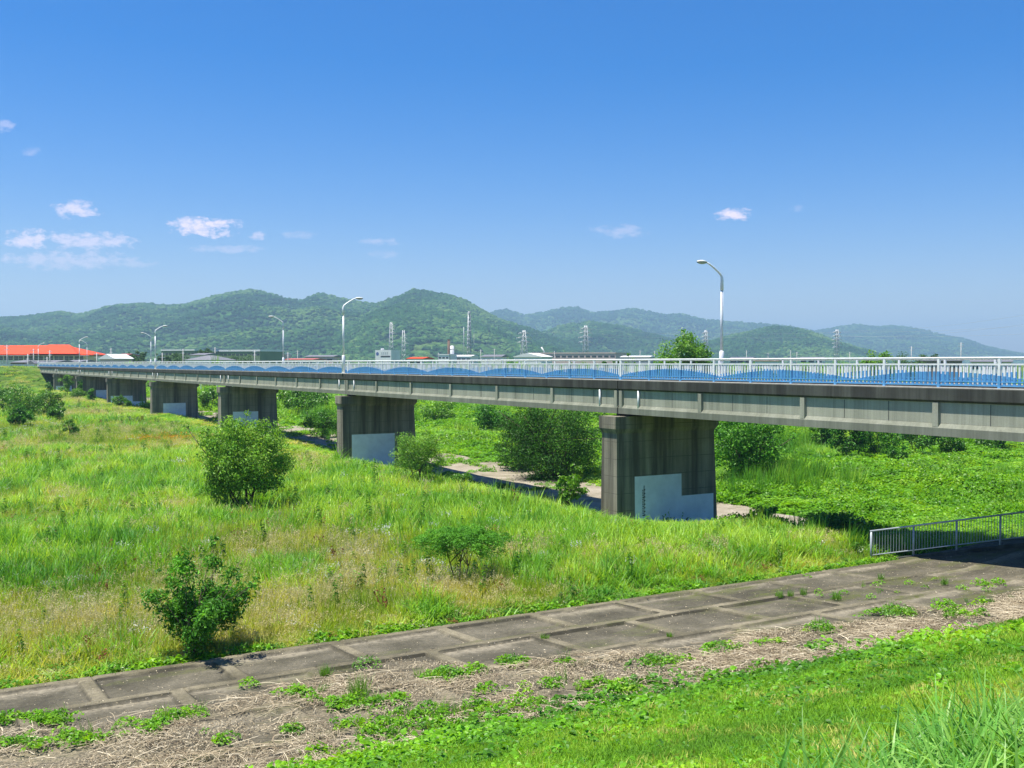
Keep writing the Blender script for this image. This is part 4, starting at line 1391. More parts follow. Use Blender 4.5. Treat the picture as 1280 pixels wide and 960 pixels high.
# left edge
lf_ = [(28, 522, 480, 60, 'mid', 'largest leafy bush at the left edge below the levee'), (60, 520, 487, 40, 'lime', 'yellow-green bush right of the largest one at the left edge'),
       (2, 515, 478, 34, 'mid', 'bush cut off by the left edge of the photo'), (25, 534, 506, 34, 'dark', 'dark low bush below the largest one at the left edge'), (70, 528, 505, 26, 'mid', 'small bush at the lower right of the left edge group')]
for i, (px, pb, ptp, wp_, mt, lab) in enumerate(lf_):
    plant_px('bush', lab, 'bush', px, pb, ptp, wp_, zg=.2, mat=mt, nclump=34, nleaf=3200, leaf=.27, seed=40 + i, base=0, asp=.6, group='bushes at the left edge of the meadow')
plant_px('small_bush', 'small round bush alone in the meadow right of the left edge group', 'bush', 88, 552, 523, 24, mat='mid', nclump=14, nleaf=1100, leaf=.17, seed=47, base=.05, asp=.5)
fp_ = [(82, 490, 464, 22, 205, 'lime', 'young tree with bright leaves in front of the bridge end'), (98, 500, 484, 24, 200, 'lime', 'bright bush at the foot of the sixth pier'), (115, 501, 482, 14, 190, 'dark', 'narrow dark bush beside the bright one at the sixth pier'),
       (100, 486, 474, 9, 215, 'dark', 'dark little tree between the bridge end and the sixth pier'), (150, 508, 494, 22, 178, 'mid', 'bush in front of the fifth pier paint patch'), (60, 486, 477, 12, 225, 'mid', 'small bush below the bridge abutment'), (160, 510, 500, 10, 176, 'dark', 'tiny dark bush at the fifth pier')]
for i, (px, pb, ptp, wp_, d_, mt, lab) in enumerate(fp_):
    plant_px('pier_bush', lab, 'bush', px, pb, ptp, wp_, d=d_, mat=mt, nclump=20, nleaf=1300, leaf=.28, seed=50 + i, base=0, asp=.6)
# beyond, seen over the railing
tb = [(852, 460, 411, 78, 150, 'lime', 80, 9000, 'broad bright tree rising above the railing left of the tallest lamp'), (1096, 460, 434, 50, 190, 'lime', 40, 3500, 'bright tree top above the railing right of the farthest right pylon'),
      (1130, 462, 440, 60, 260, 'far', 30, 2200, 'dull green tree right of the bright tree top above the railing'), (786, 460, 436, 18, 200, 'lime', 14, 900, 'small pointed tree above the railing left of the broad tree'),
      (770, 460, 441, 22, 205, 'mid', 14, 900, 'low tree beside the small pointed one above the railing'), (717, 460, 442, 18, 210, 'mid', 12, 800, 'small tree top over the railing below the tallest pylon'), (756, 460, 441, 16, 215, 'mid', 12, 800, 'round little tree top between two others over the railing')]
for i, (px, pb, ptp, wp_, d_, mt, nc, nl_, lab) in enumerate(tb):
    plant_px('tree', lab, 'tree', px, pb, ptp, wp_, d=d_, mat=mt, nclump=nc, nleaf=nl_, leaf=.42, seed=70 + i, base=.25, asp=.6, stems=3, stem_r=.16, z=-.6)
for i, (px, ptp, wp_, d_, lab) in enumerate([(172, 437, 26, 400, 'dark tree left of the crossed pair of lamps'), (206, 438, 20, 400, 'dark tree right of the crossed pair of lamps'), (222, 439, 28, 410, 'wide low tree among the roofs left of the grey tiled roof'), (257, 431, 24, 395, 'tallest tree behind the grey tiled roof'),
                                       (152, 441, 18, 420, 'small tree right of the orange roof'), (300, 441, 46, 430, 'long low trees in front of the long white hall'), (1160, 442, 40, 420, 'low trees on the skyline near the right edge')]):
    plant_px('tree', lab, 'tree', px, 456, ptp, wp_, d=d_, mat='far', nclump=26, nleaf=1800, leaf=.75, seed=90 + i, base=.1, asp=.7, stems=2, stem_r=.2, z=1.6)
# taller scrub behind the right field as seen between the balusters: a far hedge of the other bank
# weeds and tufts that stand out on the concrete
def make_tuft(px, py, hpx, wpx, kind, lab, seed):
    uu, vv, d = onz(px, py, .3)
    h = hpx * d / FPX; wd = wpx * d / FPX
    t = thing('weed_tuft', lab, 'weed', (uu, vv, float(apron_h(uu, vv)) - .02), 0, 'weeds growing on the concrete slope')
    r = np.random.default_rng(seed)
    if kind == 'grass':
        V, F = blades(int(60 + wpx * 2), wd * .3, h * .5, h * 1.1, .012, .35, .45, 4, seed)
        o = np_mesh('leaves', V, F, BM['lime'], t, attrs={'tone': np.repeat(r.uniform(.1, .8, len(F) // 4), 10)})
    else:
        V, F = clump_leaves(int(40 + wpx * 3), wd * .5, h, .07, seed, .7, .7)
        o = np_mesh('leaves', V, F, BM['mid'], t, attrs={'tone': np.repeat(r.uniform(.2, 1, len(F)), 4)})
    return t
for i, a in enumerate([(446, 884, 34, 42, 'grass', 'largest tuft of tall green grass on the concrete slope'), (405, 852, 20, 22, 'grass', 'small grass tuft up and left of the largest one on the concrete'),
                       (458, 836, 14, 40, 'leaf', 'flat leafy weed on the concrete above the largest grass tuft'), (560, 858, 16, 48, 'leaf', 'wide leafy weed in the dead stems below the middle of the slope'),
                       (641, 841, 13, 32, 'leaf', 'leafy weed beside the dead stems right of the wide one'), (681, 803, 9, 16, 'grass', 'lone little grass tuft in the middle of the bare slabs'),
                       (826, 850, 16, 44, 'leaf', 'dark leafy weed at the edge of the stems below the slabs'), (903, 834, 15, 40, 'leaf', 'dark leafy weed next to the lawn right of the middle'),
                       (1030, 806, 20, 30, 'leaf', 'bushy weed with upright shoots near the lawn edge'), (1125, 786, 20, 44, 'leaf', 'broadest weed clump on the right part of the slope'),
                       (975, 748, 11, 18, 'grass', 'left tuft of a short row of three on the worn slabs'), (990, 748, 11, 14, 'grass', 'middle tuft of a short row of three on the worn slabs'), (1006, 746, 11, 14, 'grass', 'right tuft of a short row of three on the worn slabs'),
                       (1047, 755, 14, 18, 'grass', 'single bright tuft right of the row of three'), (1103, 726, 11, 12, 'grass', 'small tuft on the worn slabs below the start of the handrail'), (1183, 737, 11, 16, 'grass', 'small tuft on the worn slabs below the middle of the handrail'),
                       (838, 807, 8, 12, 'grass', 'tiny tuft in a joint of the slabs right of the lone one'), (240, 800, 0.1, .1, 'none', '')]):
    if a[4] != 'none': make_tuft(*a, 700 + i)
uu, vv, d = onz(240, 838, .1)

# ------------------------------------------------------------------ wooded hills
m, N, L, b = newmat('wooded_slope')
nA = noise(N, L, .0045, 6, .62); nB = noise(N, L, .035, 5, .68)
vo = N.new('ShaderNodeTexVoronoi'); vo.inputs['Scale'].default_value = .085; tcn = N.new('ShaderNodeTexCoord'); L.new(tcn.outputs['Object'], vo.inputs['Vector'])
c = ramp(N, L, nA, [(.32, (.03, .08, .02)), (.5, (.055, .125, .026)), (.68, (.12, .18, .05))])
c = mixc(N, L, 1.0, c, ramp(N, L, nB, [(.3, (.45, .45, .45)), (.7, (1.45, 1.45, 1.45))]), 'MULTIPLY')
sepc = N.new('ShaderNodeSeparateColor'); L.new(vo.outputs['Color'], sepc.inputs[0])
c = mixc(N, L, 1.0, c, ramp(N, L, sepc.outputs[0], [(0, (.6, .6, .6)), (1, (1.5, 1.5, 1.4))]), 'MULTIPLY')
L.new(c, b.inputs['Base Color']); b.inputs['Roughness'].default_value = 1; b.inputs['Specular IOR Level'].default_value = 0
dd = N.new('ShaderNodeMath'); dd.operation = 'MULTIPLY_ADD'; L.new(vo.outputs['Distance'], dd.inputs[0]); dd.inputs[1].default_value = -.12
L.new(nB, dd.inputs[2])
bump(N, L, b, dd.outputs[0], 1.0, 26)
M['forest'] = m
bc = bpy.data.collections.new('hill_crowns')
G['crown'] = leafmat('hill_crown', [(0, (.016, .055, .015)), (.45, (.03, .085, .02)), (.8, (.05, .12, .026)), (1, (.095, .17, .04))], .9, .0, .0, spec=0)
for i in range(3):
    r = np.random.default_rng(800 + i)
    import bmesh
    bm = bmesh.new(); bmesh.ops.create_icosphere(bm, subdivisions=2, radius=1)
    for q in bm.verts:
        q.co *= 1 + r.normal(0, .16); q.co.z *= .8
    me = bpy.data.meshes.new('crown_ball'); bm.to_mesh(me); bm.free()
    me.materials.append(G['crown']); o = bpy.data.objects.new('ball_%d' % i, me); bc.objects.link(o)

HILLP = []


def hill(name, prof, D, front, back, seed, step=14, rough=.30, trees=0, label=None):
    pxs = np.array([p[0] for p in prof], float); hs2 = np.array([zat(p[1], D) for p in prof])
    npx = int((pxs[-1] - pxs[0]) / FPX * D / step)
    px = np.linspace(pxs[0], pxs[-1], npx)
    # smooth ridge
    xx = np.linspace(pxs[0], pxs[-1], 2000); yy = np.interp(xx, pxs, hs2)
    kx = int(2000 * 3.2 / (pxs[-1] - pxs[0])) * 2 + 1; ker = np.hanning(kx + 2)[1:-1]; ker /= ker.sum()
    yy = np.convolve(np.pad(yy, kx // 2, mode='edge'), ker, 'valid')
    ridge = np.interp(px, xx, yy)
    dep = np.concatenate([np.linspace(D - front, D, int(front / step)), np.linspace(D, D + back, max(4, int(back / step / 2)))[1:]])
    PXg, DG = np.meshgrid(px, dep)
    RG = np.broadcast_to(ridge, PXg.shape)
    X = (PXg - 640) / FPX * DG
    Uu = RT[0] * X + FW[0] * DG; Vv = RT[1] * X + FW[1] * DG
    t = np.where(DG < D, (DG - (D - front)) / front, 1 - (DG - D) / back)
    t = np.clip(t, 0, 1)
    wl = 420.0
    n1 = fbm(Uu / wl, Vv / wl, seed, 5)
    rid = 1 - np.abs(2 * fbm(Uu / 330, Vv / 330, seed + 5, 4) - 1) * 2.2
    base_ = np.power(t, .85) * (1 - rough * (1 - t) * 1.0) + rough * 1.1 * (rid - .45) * np.sin(np.pi * t) * .9
    Hh = 1.2 + (RG - 1.2) * base_ + (n1 - .5) * 26 * np.sin(np.pi * np.clip(t, 0, 1))
    Hh += (fbm(Uu / 34, Vv / 34, seed + 9, 3) - .5) * 8 * sstep(0, .15, t)
    # keep the skyline: nothing nearer may stand above the sight line to the ridge
    cap = CAMZ + (RG - CAMZ) * DG / D * .995
    Hh = np.where(DG < D, np.minimum(Hh, cap), Hh)
    Hh = np.where(t <= 0.001, -1.5, Hh)
    o = grid_mesh(name, Uu, Vv, Hh, M['forest'])
    tag(o, label, kind='structure')
    if trees:
        r = np.random.default_rng(seed)
        i = r.integers(0, Hh.shape[0] - 1, trees * 2); j = r.integers(0, Hh.shape[1] - 1, trees * 2)
        pr_ = r.uniform(0, 1, trees * 2) < (DG[i, j] / (D + back)) ** 2 * np.where(DG[i, j] > D + 60, .15, 1)
        i, j = i[pr_][:trees], j[pr_][:trees]
        a, b3 = r.uniform(0, 1, len(i)), r.uniform(0, 1, len(i))
        def bi(A): return (A[i, j] * (1 - a) + A[i + 1, j] * a) * (1 - b3) + (A[i, j + 1] * (1 - a) + A[i + 1, j + 1] * a) * b3
        zz = bi(Hh); k_ = zz > 3.5
        HILLP.append(np.stack([bi(Uu)[k_], bi(Vv)[k_], zz[k_]], 1))
    return o


hill('hill', [(-140, 404), (-60, 402), (0, 399), (40, 396), (80, 391), (97, 394), (112, 392), (135, 384), (180, 380), (215, 383), (250, 377), (272, 370), (313, 363), (340, 368), (360, 374), (378, 376), (392, 370), (402, 368), (425, 373), (460, 380), (520, 390), (580, 402), (640, 415), (700, 430)],
     3100, 1300, 700, 31, 11, trees=44000)
hill('hill', [(400, 420), (430, 402), (450, 390), (480, 378), (500, 370), (518, 363), (540, 366), (565, 371), (585, 378), (605, 390), (625, 400), (650, 408), (690, 422), (730, 436), (770, 452)],
     2800, 800, 600, 47, 10, trees=19000)
hill('hill', [(330, 452), (370, 438), (410, 420), (445, 402), (470, 390), (500, 382), (535, 385), (570, 394), (600, 404), (640, 420), (690, 436), (740, 452)],
     2350, 650, 400, 53, 9, trees=15000)
hill('hill', [(600, 452), (650, 430), (680, 416), (710, 406), (738, 403), (770, 407), (810, 417), (850, 427), (900, 440), (960, 452)],
     3300, 700, 500, 59, 11, trees=12000)
hill('hill', [(820, 452), (860, 436), (900, 424), (940, 415), (965, 409), (985, 410), (1010, 415), (1045, 427), (1080, 438), (1110, 448), (1130, 453)],
     3000, 600, 450, 67, 10, trees=12000)
hill('hill', [(540, 410), (580, 402), (605, 394), (632, 387), (655, 394), (675, 392), (700, 386), (718, 384), (742, 392), (765, 390), (788, 386), (806, 389), (830, 394), (850, 393), (880, 400), (930, 404), (975, 407), (1005, 412), (1030, 418), (1070, 430), (1120, 446)],
     5600, 1500, 900, 71, 22, trees=14000)
hill('hill', [(960, 440), (990, 424), (1020, 414), (1050, 409), (1070, 406), (1085, 408), (1098, 409), (1120, 407), (1140, 411), (1160, 414), (1180, 420), (1205, 424), (1235, 434), (1262, 440), (1300, 447), (1360, 453)],
     6400, 1700, 900, 79, 24, trees=16000)
hill('hill', [(1080, 455), (1120, 444), (1160, 440), (1220, 443), (1290, 446), (1400, 444), (1500, 448), (1600, 455)], 7300, 900, 600, 83, 24)
hill('hill', [(-320, 430), (-250, 412), (-180, 405), (-90, 400), (-20, 397), (20, 397), (70, 401), (140, 420), (180, 450)], 4600, 900, 500, 87, 20, trees=3000)
P = np.concatenate(HILLP); n = len(P); r = np.random.default_rng(99)
s_ = r.uniform(3.2, 7.2, n) * np.clip(np.hypot(P[:, 0], P[:, 1]) / 3000, 1, 1.7)
tt = np.clip(.42 + (fbm(P[:, 0] / 160, P[:, 1] / 160, 7) - .5) * 2.2 + r.normal(0, .24, n), 0, 1)
dq = P[:, 0] * FW[0] + P[:, 1] * FW[1]; xq = 640 + FPX * (P[:, 0] * RT[0] + P[:, 1] * RT[1]) / dq; yq = HZ - (P[:, 2] - CAMZ) / dq * FPX
clr = (xq > 515) & (xq < 640) & (yq > 424 + 9 * fbm(P[:, 0] / 60, P[:, 1] / 60, 8)) & (dq < 2400) & (fbm(P[:, 0] / 45, P[:, 1] / 45, 9) > .42)
kp = ~clr
P, s_, tt = P[kp], s_[kp], tt[kp]; n = len(P)
scatter('hill_forest', bc, P + np.array([0, 0, 1.0]), rots(n, .1, 12), np.stack([s_, s_, s_ * r.uniform(.7, 1.15, n)], 1), r.integers(0, 3, n), tt, 'dense forest covering the nearer hills')
print('hill trees', n)

# ------------------------------------------------------------------ town beyond the levee
T = {}
T['orange'] = plain('orange_roof_tile', (.62, .05, .0), .8, .10, .6)
T['cream'] = plain('cream_wall', (.78, .72, .58), .85, .06, .3)
T['wallwhite'] = plain('white_wall', (.72, .71, .69), .8, .06, .3)
T['shade'] = plain('dull_green_wall', (.15, .21, .11), .85, .1, .3)  # hedges and shade below the hall roofs put into the wall colour
T['pinkwall'] = plain('pinkish_wall', (.55, .42, .38), .85, .08, .3)
T['tile'] = plain('grey_roof_tile', (.15, .15, .16), .6, .15, .8)
T['brown'] = plain('brown_wall', (.24, .17, .12), .85, .1, .5)
T['red'] = plain('red_roof', (.45, .12, .09), .6, .1, .5)
T['glass'] = plain('window_glass', (.05, .06, .065), .15, .2, .5)
T['steel'] = plain('tower_steel', (.46, .48, .49), .5, .08, 2, .3)
T['pole'] = plain('concrete_pole', (.45, .44, .42), .8, .1, 2)
T['rust'] = plain('rusty_chimney', (.16, .10, .07), .9, .2, .5)
T['signblue'] = plain('sign_blue', (.10, .14, .35), .6, .05, 1)
T['signgrey'] = plain('sign_grey', (.28, .30, .33), .6, .05, 1)


def local_root(name, label, cat, px, d, z=1.6, group=None, turn=0.0):
    u, v = at(px, d)
    return thing(name, label, cat, (u, v, z), YAW + R(turn), group)


def building(name, label, px0, px1, pyt, pye, d, depth, wall, roof, style='gable', nwin=6, storey=None, z=1.6, group=None, overh=.6, cat='house', turn=-24.0, winh=1.2):
    """pyt = roof top, pye = eaves, both rows in the photo at distance d"""
    W = (px1 - px0) / FPX * d
    t = local_root(name, label, cat, (px0 + px1) / 2, d, z, group, turn)
    he = zat(pye, d) - z; ht = zat(pyt, d) - z
    q = MB(); q.box(-W / 2, W / 2, 0, depth, -1, he - .02); wl = q.build('wall', T[wall], t)
    q = MB()
    o = overh
    if style == 'gable':      # ridge along the front
        q.prism_x([(-o, he - .1), (depth + o, he - .1), (depth + o, he + .12), (depth / 2, ht), (-o, he + .12)], -W / 2 - o, W / 2 + o)
    elif style == 'front':    # gable end to the front
        q.prism_y([(-W / 2 - o, he - .1), (W / 2 + o, he - .1), (W / 2 + o, he + .12), (0, ht), (-W / 2 - o, he + .12)][::1], -o, depth + o)
    elif style == 'hip':
        rr = min(W, depth) / 2
        q.add([(-W / 2 - o, -o, he), (W / 2 + o, -o, he), (W / 2 + o, depth + o, he), (-W / 2 - o, depth + o, he), (-W / 2 + rr, depth / 2, ht), (W / 2 - rr, depth / 2, ht)],
              [(0, 1, 5, 4), (1, 2, 5), (2, 3, 4, 5), (3, 0, 4), (3, 2, 1, 0)])
    else:
        q.box(-W / 2 - o * .5, W / 2 + o * .5, -o * .5, depth + o * .5, he, ht)
    rf = q.build('roof', T[roof], t)
    sth = he
    if nwin:
        p = W / nwin
        for i in range(nwin):
            x = -W / 2 + p * (i + .5)
            for zc in ([he - 1.6] if he < 6 or storey is None else [he - 1.6 - storey * j for j in range(int(he // storey))]):
                q = MB(); q.box(x - p * .36, x + p * .36, -.05, .05, zc - winh / 2, zc + winh / 2)
                wn = q.build('window', T['glass'], wl)
    return t


# long school-like building with orange roof
d = 400.0
W_ = 150 / FPX * d
t = local_root('long_building', 'long cream building with a bright orange tiled roof behind the levee at the left', 'building', 20, d, 1.6)
x0, x1 = (-60 - 20) / FPX * d, (104 - 20) / FPX * d
ze, zt = zat(442.5, d) - 1.6, zat(431.5, d) - 1.6
q = MB(); q.box(x0, x1, 1, 14, -1, ze - .1); q.build('wall', T['cream'], t)
q = MB()
xe = (118 - 20) / FPX * d
q.add([(x0, 0, ze), (xe, 0, ze - .2), (xe, 15, ze - .2), (x0, 15, ze), (x0, 7, zt), ((72 - 20) / FPX * d, 7, zt + .1), (x0, 0, ze - .35), (xe, 0, ze - .55), (xe, 15, ze - .55), (x0, 15, ze - .35)],
      [(0, 1, 5, 4), (1, 2, 5), (2, 3, 4, 5), (3, 0, 4), (0, 6, 7, 1), (1, 7, 8, 2), (2, 8, 9, 3), (3, 9, 6, 0), (9, 8, 7, 6)])
# front wing with its own raised ridge
xa, xb = (40 - 20) / FPX * d, (90 - 20) / FPX * d
q.add([(xa - 1, -2.5, ze + .1), (xb + 3, -2.5, ze + .1), ((xa + xb) / 2 + 4, 6.5, zt + .35), ((xa + xb) / 2 - 4, 6.5, zt + .35), (xa - 1, 5, ze + .3), (xb + 3, 5, ze + .3)],
      [(0, 1, 2, 3), (0, 3, 4), (1, 5, 2), (4, 3, 2, 5), (0, 4, 5, 1)])
q.build('roof', T['orange'], t)
q = MB(); q.box(x0, xe - 2, -.5, 15, ze - .75, ze - .58); q.build('eaves', T['wallwhite'], t)
nwn = 13
for i in range(nwn):
    p = (x1 - x0) / nwn; xx_ = x0 + p * (i + .5)
    q = MB(); q.box(xx_ - p * .42, xx_ + p * .42, .9, 1.1, ze - 2.3, ze - .85); wn = q.build('window', T['glass'], t)
    q = MB(); q.box(xx_ - .06, xx_ + .06, .86, .89, ze - 2.3, ze - .85); q.box(xx_ - p * .42, xx_ + p * .42, .85, .895, ze - 1.65, ze - 1.55); q.build('frame', T['wallwhite'], wn)
    q = MB(); q.box(xx_ + p * .47, xx_ + p * .53, .7, 1.0, -1, ze - .7); q.build('pilaster', T['cream'], t)

HS = [
    ('house', 'low house with grey hipped roof and brown wall in front of the orange-roofed building', 10, 33, 449.5, 453.0, 345, 8, 'brown', 'tile', 'hip', 4),
    ('house', 'small house with dark gable end facing the river near the bridge end', 32.5, 46, 450.5, 454.8, 340, 8, 'cream', 'tile', 'front', 1),
    ('house', 'house with grey roof just right of the farthest street lamp', 50, 74, 450.2, 452.8, 350, 8, 'wallwhite', 'tile', 'gable', 3),
    ('house', 'house with grey roof behind the two lamps at the orange roof end', 78, 104, 449.8, 452.4, 355, 8, 'wallwhite', 'tile', 'gable', 4),
    ('house', 'pale pink gable-fronted house right of the orange-roofed building', 122, 146, 442.5, 448.5, 380, 9, 'pinkwall', 'wallwhite', 'front', 2),
    ('house', 'house with a red roof beside the pale pink gable', 142, 156, 442.0, 444.8, 400, 9, 'wallwhite', 'red', 'gable', 2),
    ('house', 'traditional house with a wide dark grey tiled hip roof left of the third pier lamp', 226, 274, 444.0, 450.0, 330, 10, 'wallwhite', 'tile', 'hip', 5),
    ('house', 'small upper roof behind the wide dark tiled roof', 236, 258, 441.2, 444.0, 350, 9, 'cream', 'tile', 'gable', 2),
    ('long_hall', 'long white flat-roofed hall left of the tall trees', 196, 249, 436.8, 438.4, 520, 20, 'shade', 'wallwhite', 'flat', 9),
    ('long_hall', 'long white flat-roofed hall right of the tall trees', 268, 331, 437.2, 439.3, 520, 20, 'shade', 'wallwhite', 'flat', 10),
    ('house', 'low house with red roof behind the railing left of the second pier lamp', 352, 395, 447.9, 449.6, 420, 9, 'wallwhite', 'red', 'gable', 4),
    ('house', 'pale house seen just over the railing between the two single lamps', 378, 420, 443.8, 446.0, 560, 9, 'pinkwall', 'tile', 'gable', 4),
    ('house', 'small flat white house right of the third pier lamp', 338, 352, 441.0, 443.0, 540, 9, 'pinkwall', 'wallwhite', 'flat', 2),
    ('house', 'house with orange-red roof over the railing right of the smaller steel tower', 508, 530, 446.2, 448.4, 420, 9, 'wallwhite', 'orange', 'gable', 2),
    ('house', 'low white building at the foot of the rusty chimney', 547, 562, 442.6, 443.8, 600, 10, 'wallwhite', 'wallwhite', 'flat', 3),
    ('house', 'low white building right of the rusty chimney', 563, 590, 443.6, 445.6, 610, 10, 'wallwhite', 'wallwhite', 'gable', 4),
    ('house', 'grey-roofed house between the tall mast and the first pylon', 600, 628, 443.2, 446.0, 560, 10, 'wallwhite', 'tile', 'gable', 4),
    ('factory', 'white gabled factory building at the foot of the left pylon', 641, 678, 441.2, 446.0, 500, 14, 'wallwhite', 'wallwhite', 'front', 4),
    ('factory', 'long low factory with pinkish roof edge behind the middle pylon', 660, 772, 440.6, 442.0, 560, 25, 'pinkwall', 'pinkwall', 'flat', 14),
    ('house', 'pale blue-grey shed right of the long factory', 775, 812, 444.6, 446.4, 520, 10, 'signgrey', 'wallwhite', 'gable', 3),
    ('house', 'low house with pink roof right of the tallest lamp', 944, 972, 449.0, 451.0, 420, 10, 'wallwhite', 'red', 'gable', 3),
    ('house', 'grey house over the railing left of the pink-roofed one', 912, 940, 446.2, 448.0, 520, 10, 'signgrey', 'tile', 'gable', 3),
    ('house', 'white house over the railing left of the right pylon', 1000, 1028, 446.2, 448.2, 540, 10, 'wallwhite', 'tile', 'gable', 3),
    ('house', 'dark grey house behind the balusters near the right edge', 1216, 1262, 449.5, 452.5, 300, 10, 'wallwhite', 'tile', 'gable', 4),
    ('house', 'long dark shed behind the balusters right of the bright tree top', 1150, 1200, 449.0, 451.0, 330, 10, 'brown', 'tile', 'gable', 4),
]
for (nm, lab, a0, a1, yt, ye, d, dep_, wl_, rf_, st_, nw_) in HS:
    building(nm, lab, a0, a1, yt, ye, d, dep_, wl_, rf_, st_, nw_, cat='house' if nm == 'house' else 'building', winh=.9, overh=.4)
# white block with rooftop sign lettering
d = 520.0
t = local_root('office_building', 'white block-shaped building with blue round mark below the tallest lattice tower', 'building', 479, d, 1.6, turn=-24)
W_ = 23 / FPX * d; he = zat(437.5, d) - 1.6
q = MB(); q.box(-W_ / 2, W_ / 2, 0, 9, -1, he); q.box(-W_ * .28, -W_ * .2, 2, 4, he, he + .9); q.build('wall', T['wallwhite'], t)
q = MB(); q.tube([(-W_ * .36, -.06, he - 1.9), (-W_ * .36, 0.02, he - 1.9)], .85, 16); q.build('emblem', T['signblue'], t)
for j in range(4):
    xx_ = -W_ * .12 + j * 1.05
    q = MB(); q.box(xx_, xx_ + .75, -.04, .02, he - 1.35, he - 1.2); q.box(xx_, xx_ + .75, -.04, .02, he - 2.05, he - 1.9); q.box(xx_ + .3, xx_ + .42, -.05, .02, he - 2.3, he - 1.1)
    q.build('sign_character', T['signgrey'], t)
q = MB(); q.box(-W_ * .15, W_ * .45, -.05, .03, he - 3.6, he - 2.9); q.build('window', T['glass'], t)


# ------------------------------------------------------------------ towers, masts, poles
def lattice(name, label, px, pyt, d, wb, wt, arms=(), cat='pylon', r0=.16, panels=9, z=1.6, turn=20, side=1, sidearm=False, group=None):
    t = local_root(name, label, cat, px, d, z, group, turn)
    H_ = zat(pyt, d) - z
    q = MB()
    def cor(f, s):
        w_ = (wb + (wt - wb) * f) / 2
        return [(-w_, -w_), (w_, -w_), (w_, w_), (-w_, w_)][s]
    for s in range(4):
        q.tube([(*cor(0, s), 0), (*cor(1, s), H_)], [r0 * 1.2, r0 * .95], 5)
    for i in range(panels):
        f0, f1 = i / panels, (i + 1) / panels
        for s in range(4):
            s2 = (s + 1) % 4
            q.tube([(*cor(f0, s), H_ * f0), (*cor(f1, s2), H_ * f1)], r0 * .65, 4)
            q.tube([(*cor(f0, s2), H_ * f0), (*cor(f1, s), H_ * f1)], r0 * .65, 4)
            q.tube([(*cor(f1, s), H_ * f1), (*cor(f1, s2), H_ * f1)], r0 * .5, 4)
    q.build('tower_frame', T['steel'], t)
    for (f, ln) in arms:
        w_ = (wb + (wt - wb) * f) / 2
        q = MB()
        for sg in ((1,) if sidearm else (-1, 1)):
            tip = (sg * (w_ + ln), 0, H_ * f)
            for yy in (-w_, w_):
                q.tube([(sg * w_, yy, H_ * f - .3), tip], r0 * 1.0, 4)
                q.tube([(sg * w_, yy, H_ * f + .9), tip], r0 * 1.0, 4)
            q.tube([tip, (tip[0], 0, tip[2] - 1.3)], r0 * .7, 5)
        q.build('cross_arm', T['steel'], t)
    return t, H_


lattice('lattice_tower', 'tall slim lattice tower behind the white block-shaped building', 489, 403, 620, 3.6, 1.0, [(.86, 2.2), (.93, 2.0), (.79, 2.4)], 'pylon', .17, 11, sidearm=True, turn=5)
lattice('lattice_tower', 'smaller slim lattice tower right of the white block-shaped building', 504.5, 413, 640, 3.2, 1.0, [(.80, 2.2), (.88, 2.0), (.70, 2.4)], 'pylon', .17, 9, sidearm=True, turn=5)
lattice('pylon', 'wide-footed power pylon left of the long factory', 655, 413, 760, 6.5, 1.2, [(.93, 3.4), (.82, 4.6), (.71, 4.0)], 'pylon', .2, 9)
lattice('pylon', 'tallest power pylon, behind the long factory in front of the low hill', 732, 407, 780, 5.0, 1.4, [(.93, 3.2), (.84, 4.4), (.74, 4.6), (.64, 4.2)], 'pylon', .2, 10)
lattice('pylon', 'power pylon just left of the tallest street lamp, behind the broad tree', 882, 413, 900, 4.4, 1.4, [(.93, 2.6), (.84, 3.0), (.75, 3.2), (.66, 3.0)], 'pylon', .2, 10)
lattice('pylon', 'power pylon standing alone before the right hills', 1046, 412, 900, 4.4, 1.6, [(.93, 3.2), (.84, 3.6), (.75, 3.8), (.66, 3.6), (.56, 3.2)], 'pylon', .2, 10)
t, H_ = lattice('radio_mast', 'tall radio mast with two thin side poles right of the rusty chimney', 586.5, 390, 700, 3.0, 1.1, [], 'mast', .22, 14)
for dx, py in ((-3.8, 409), (3.4, 409)):
    q = MB(); q.tube([(dx, 0, 0), (dx, 0, zat(py, 700) - 1.6)], .16, 6); q.build('side_pole', T['steel'], t)
q = MB()
for zz in (.55, .62, .97, 1.0): q.tube([(-.9, -.6, H_ * zz), (.9, -.6, H_ * zz)], .35, 6)
q.build('antenna', T['steel'], t)
t = local_root('chimney', 'dark rusty chimney between the low white buildings', 'chimney', 561, 600)
q = MB(); q.tube([(0, 0, 0), (0, 0, zat(425, 600) - 1.6)], [.9, .75], 12); q.build('shaft', T['rust'], t)
q = MB(); q.tube([(0, 0, zat(425, 600) - 1.55), (0, 0, zat(424.6, 600) - 1.4)], .85, 12); q.build('rim', T['rust'], t)
t = local_root('silo', 'pale banded silo right of the rusty chimney', 'silo', 565, 615)
q = MB(); q.tube([(0, 0, 0), (0, 0, zat(433, 615) - 1.6), (0, 0, zat(432, 615) - 1.6)], [1.3, 1.3, .5], 14); q.build('body', T['wallwhite'], t)
q = MB(); q.tube([(0, 0, zat(437, 615) - 1.6), (0, 0, zat(436.3, 615) - 1.6)], 1.36, 14); q.build('band', T['signgrey'], t)
t = local_root('smoke_stack', 'thin white curved stack right of the left pylon', 'chimney', 679, 640)
q = MB(); zt_ = zat(434, 640) - 1.6; q.tube([(1.5, 0, 0), (1.2, 0, zt_ * .6), (.3, 0, zt_ * .85), (-1.2, 0, zt_)], [.7, .6, .5, .5], 8); q.build('pipe', T['wallwhite'], t)

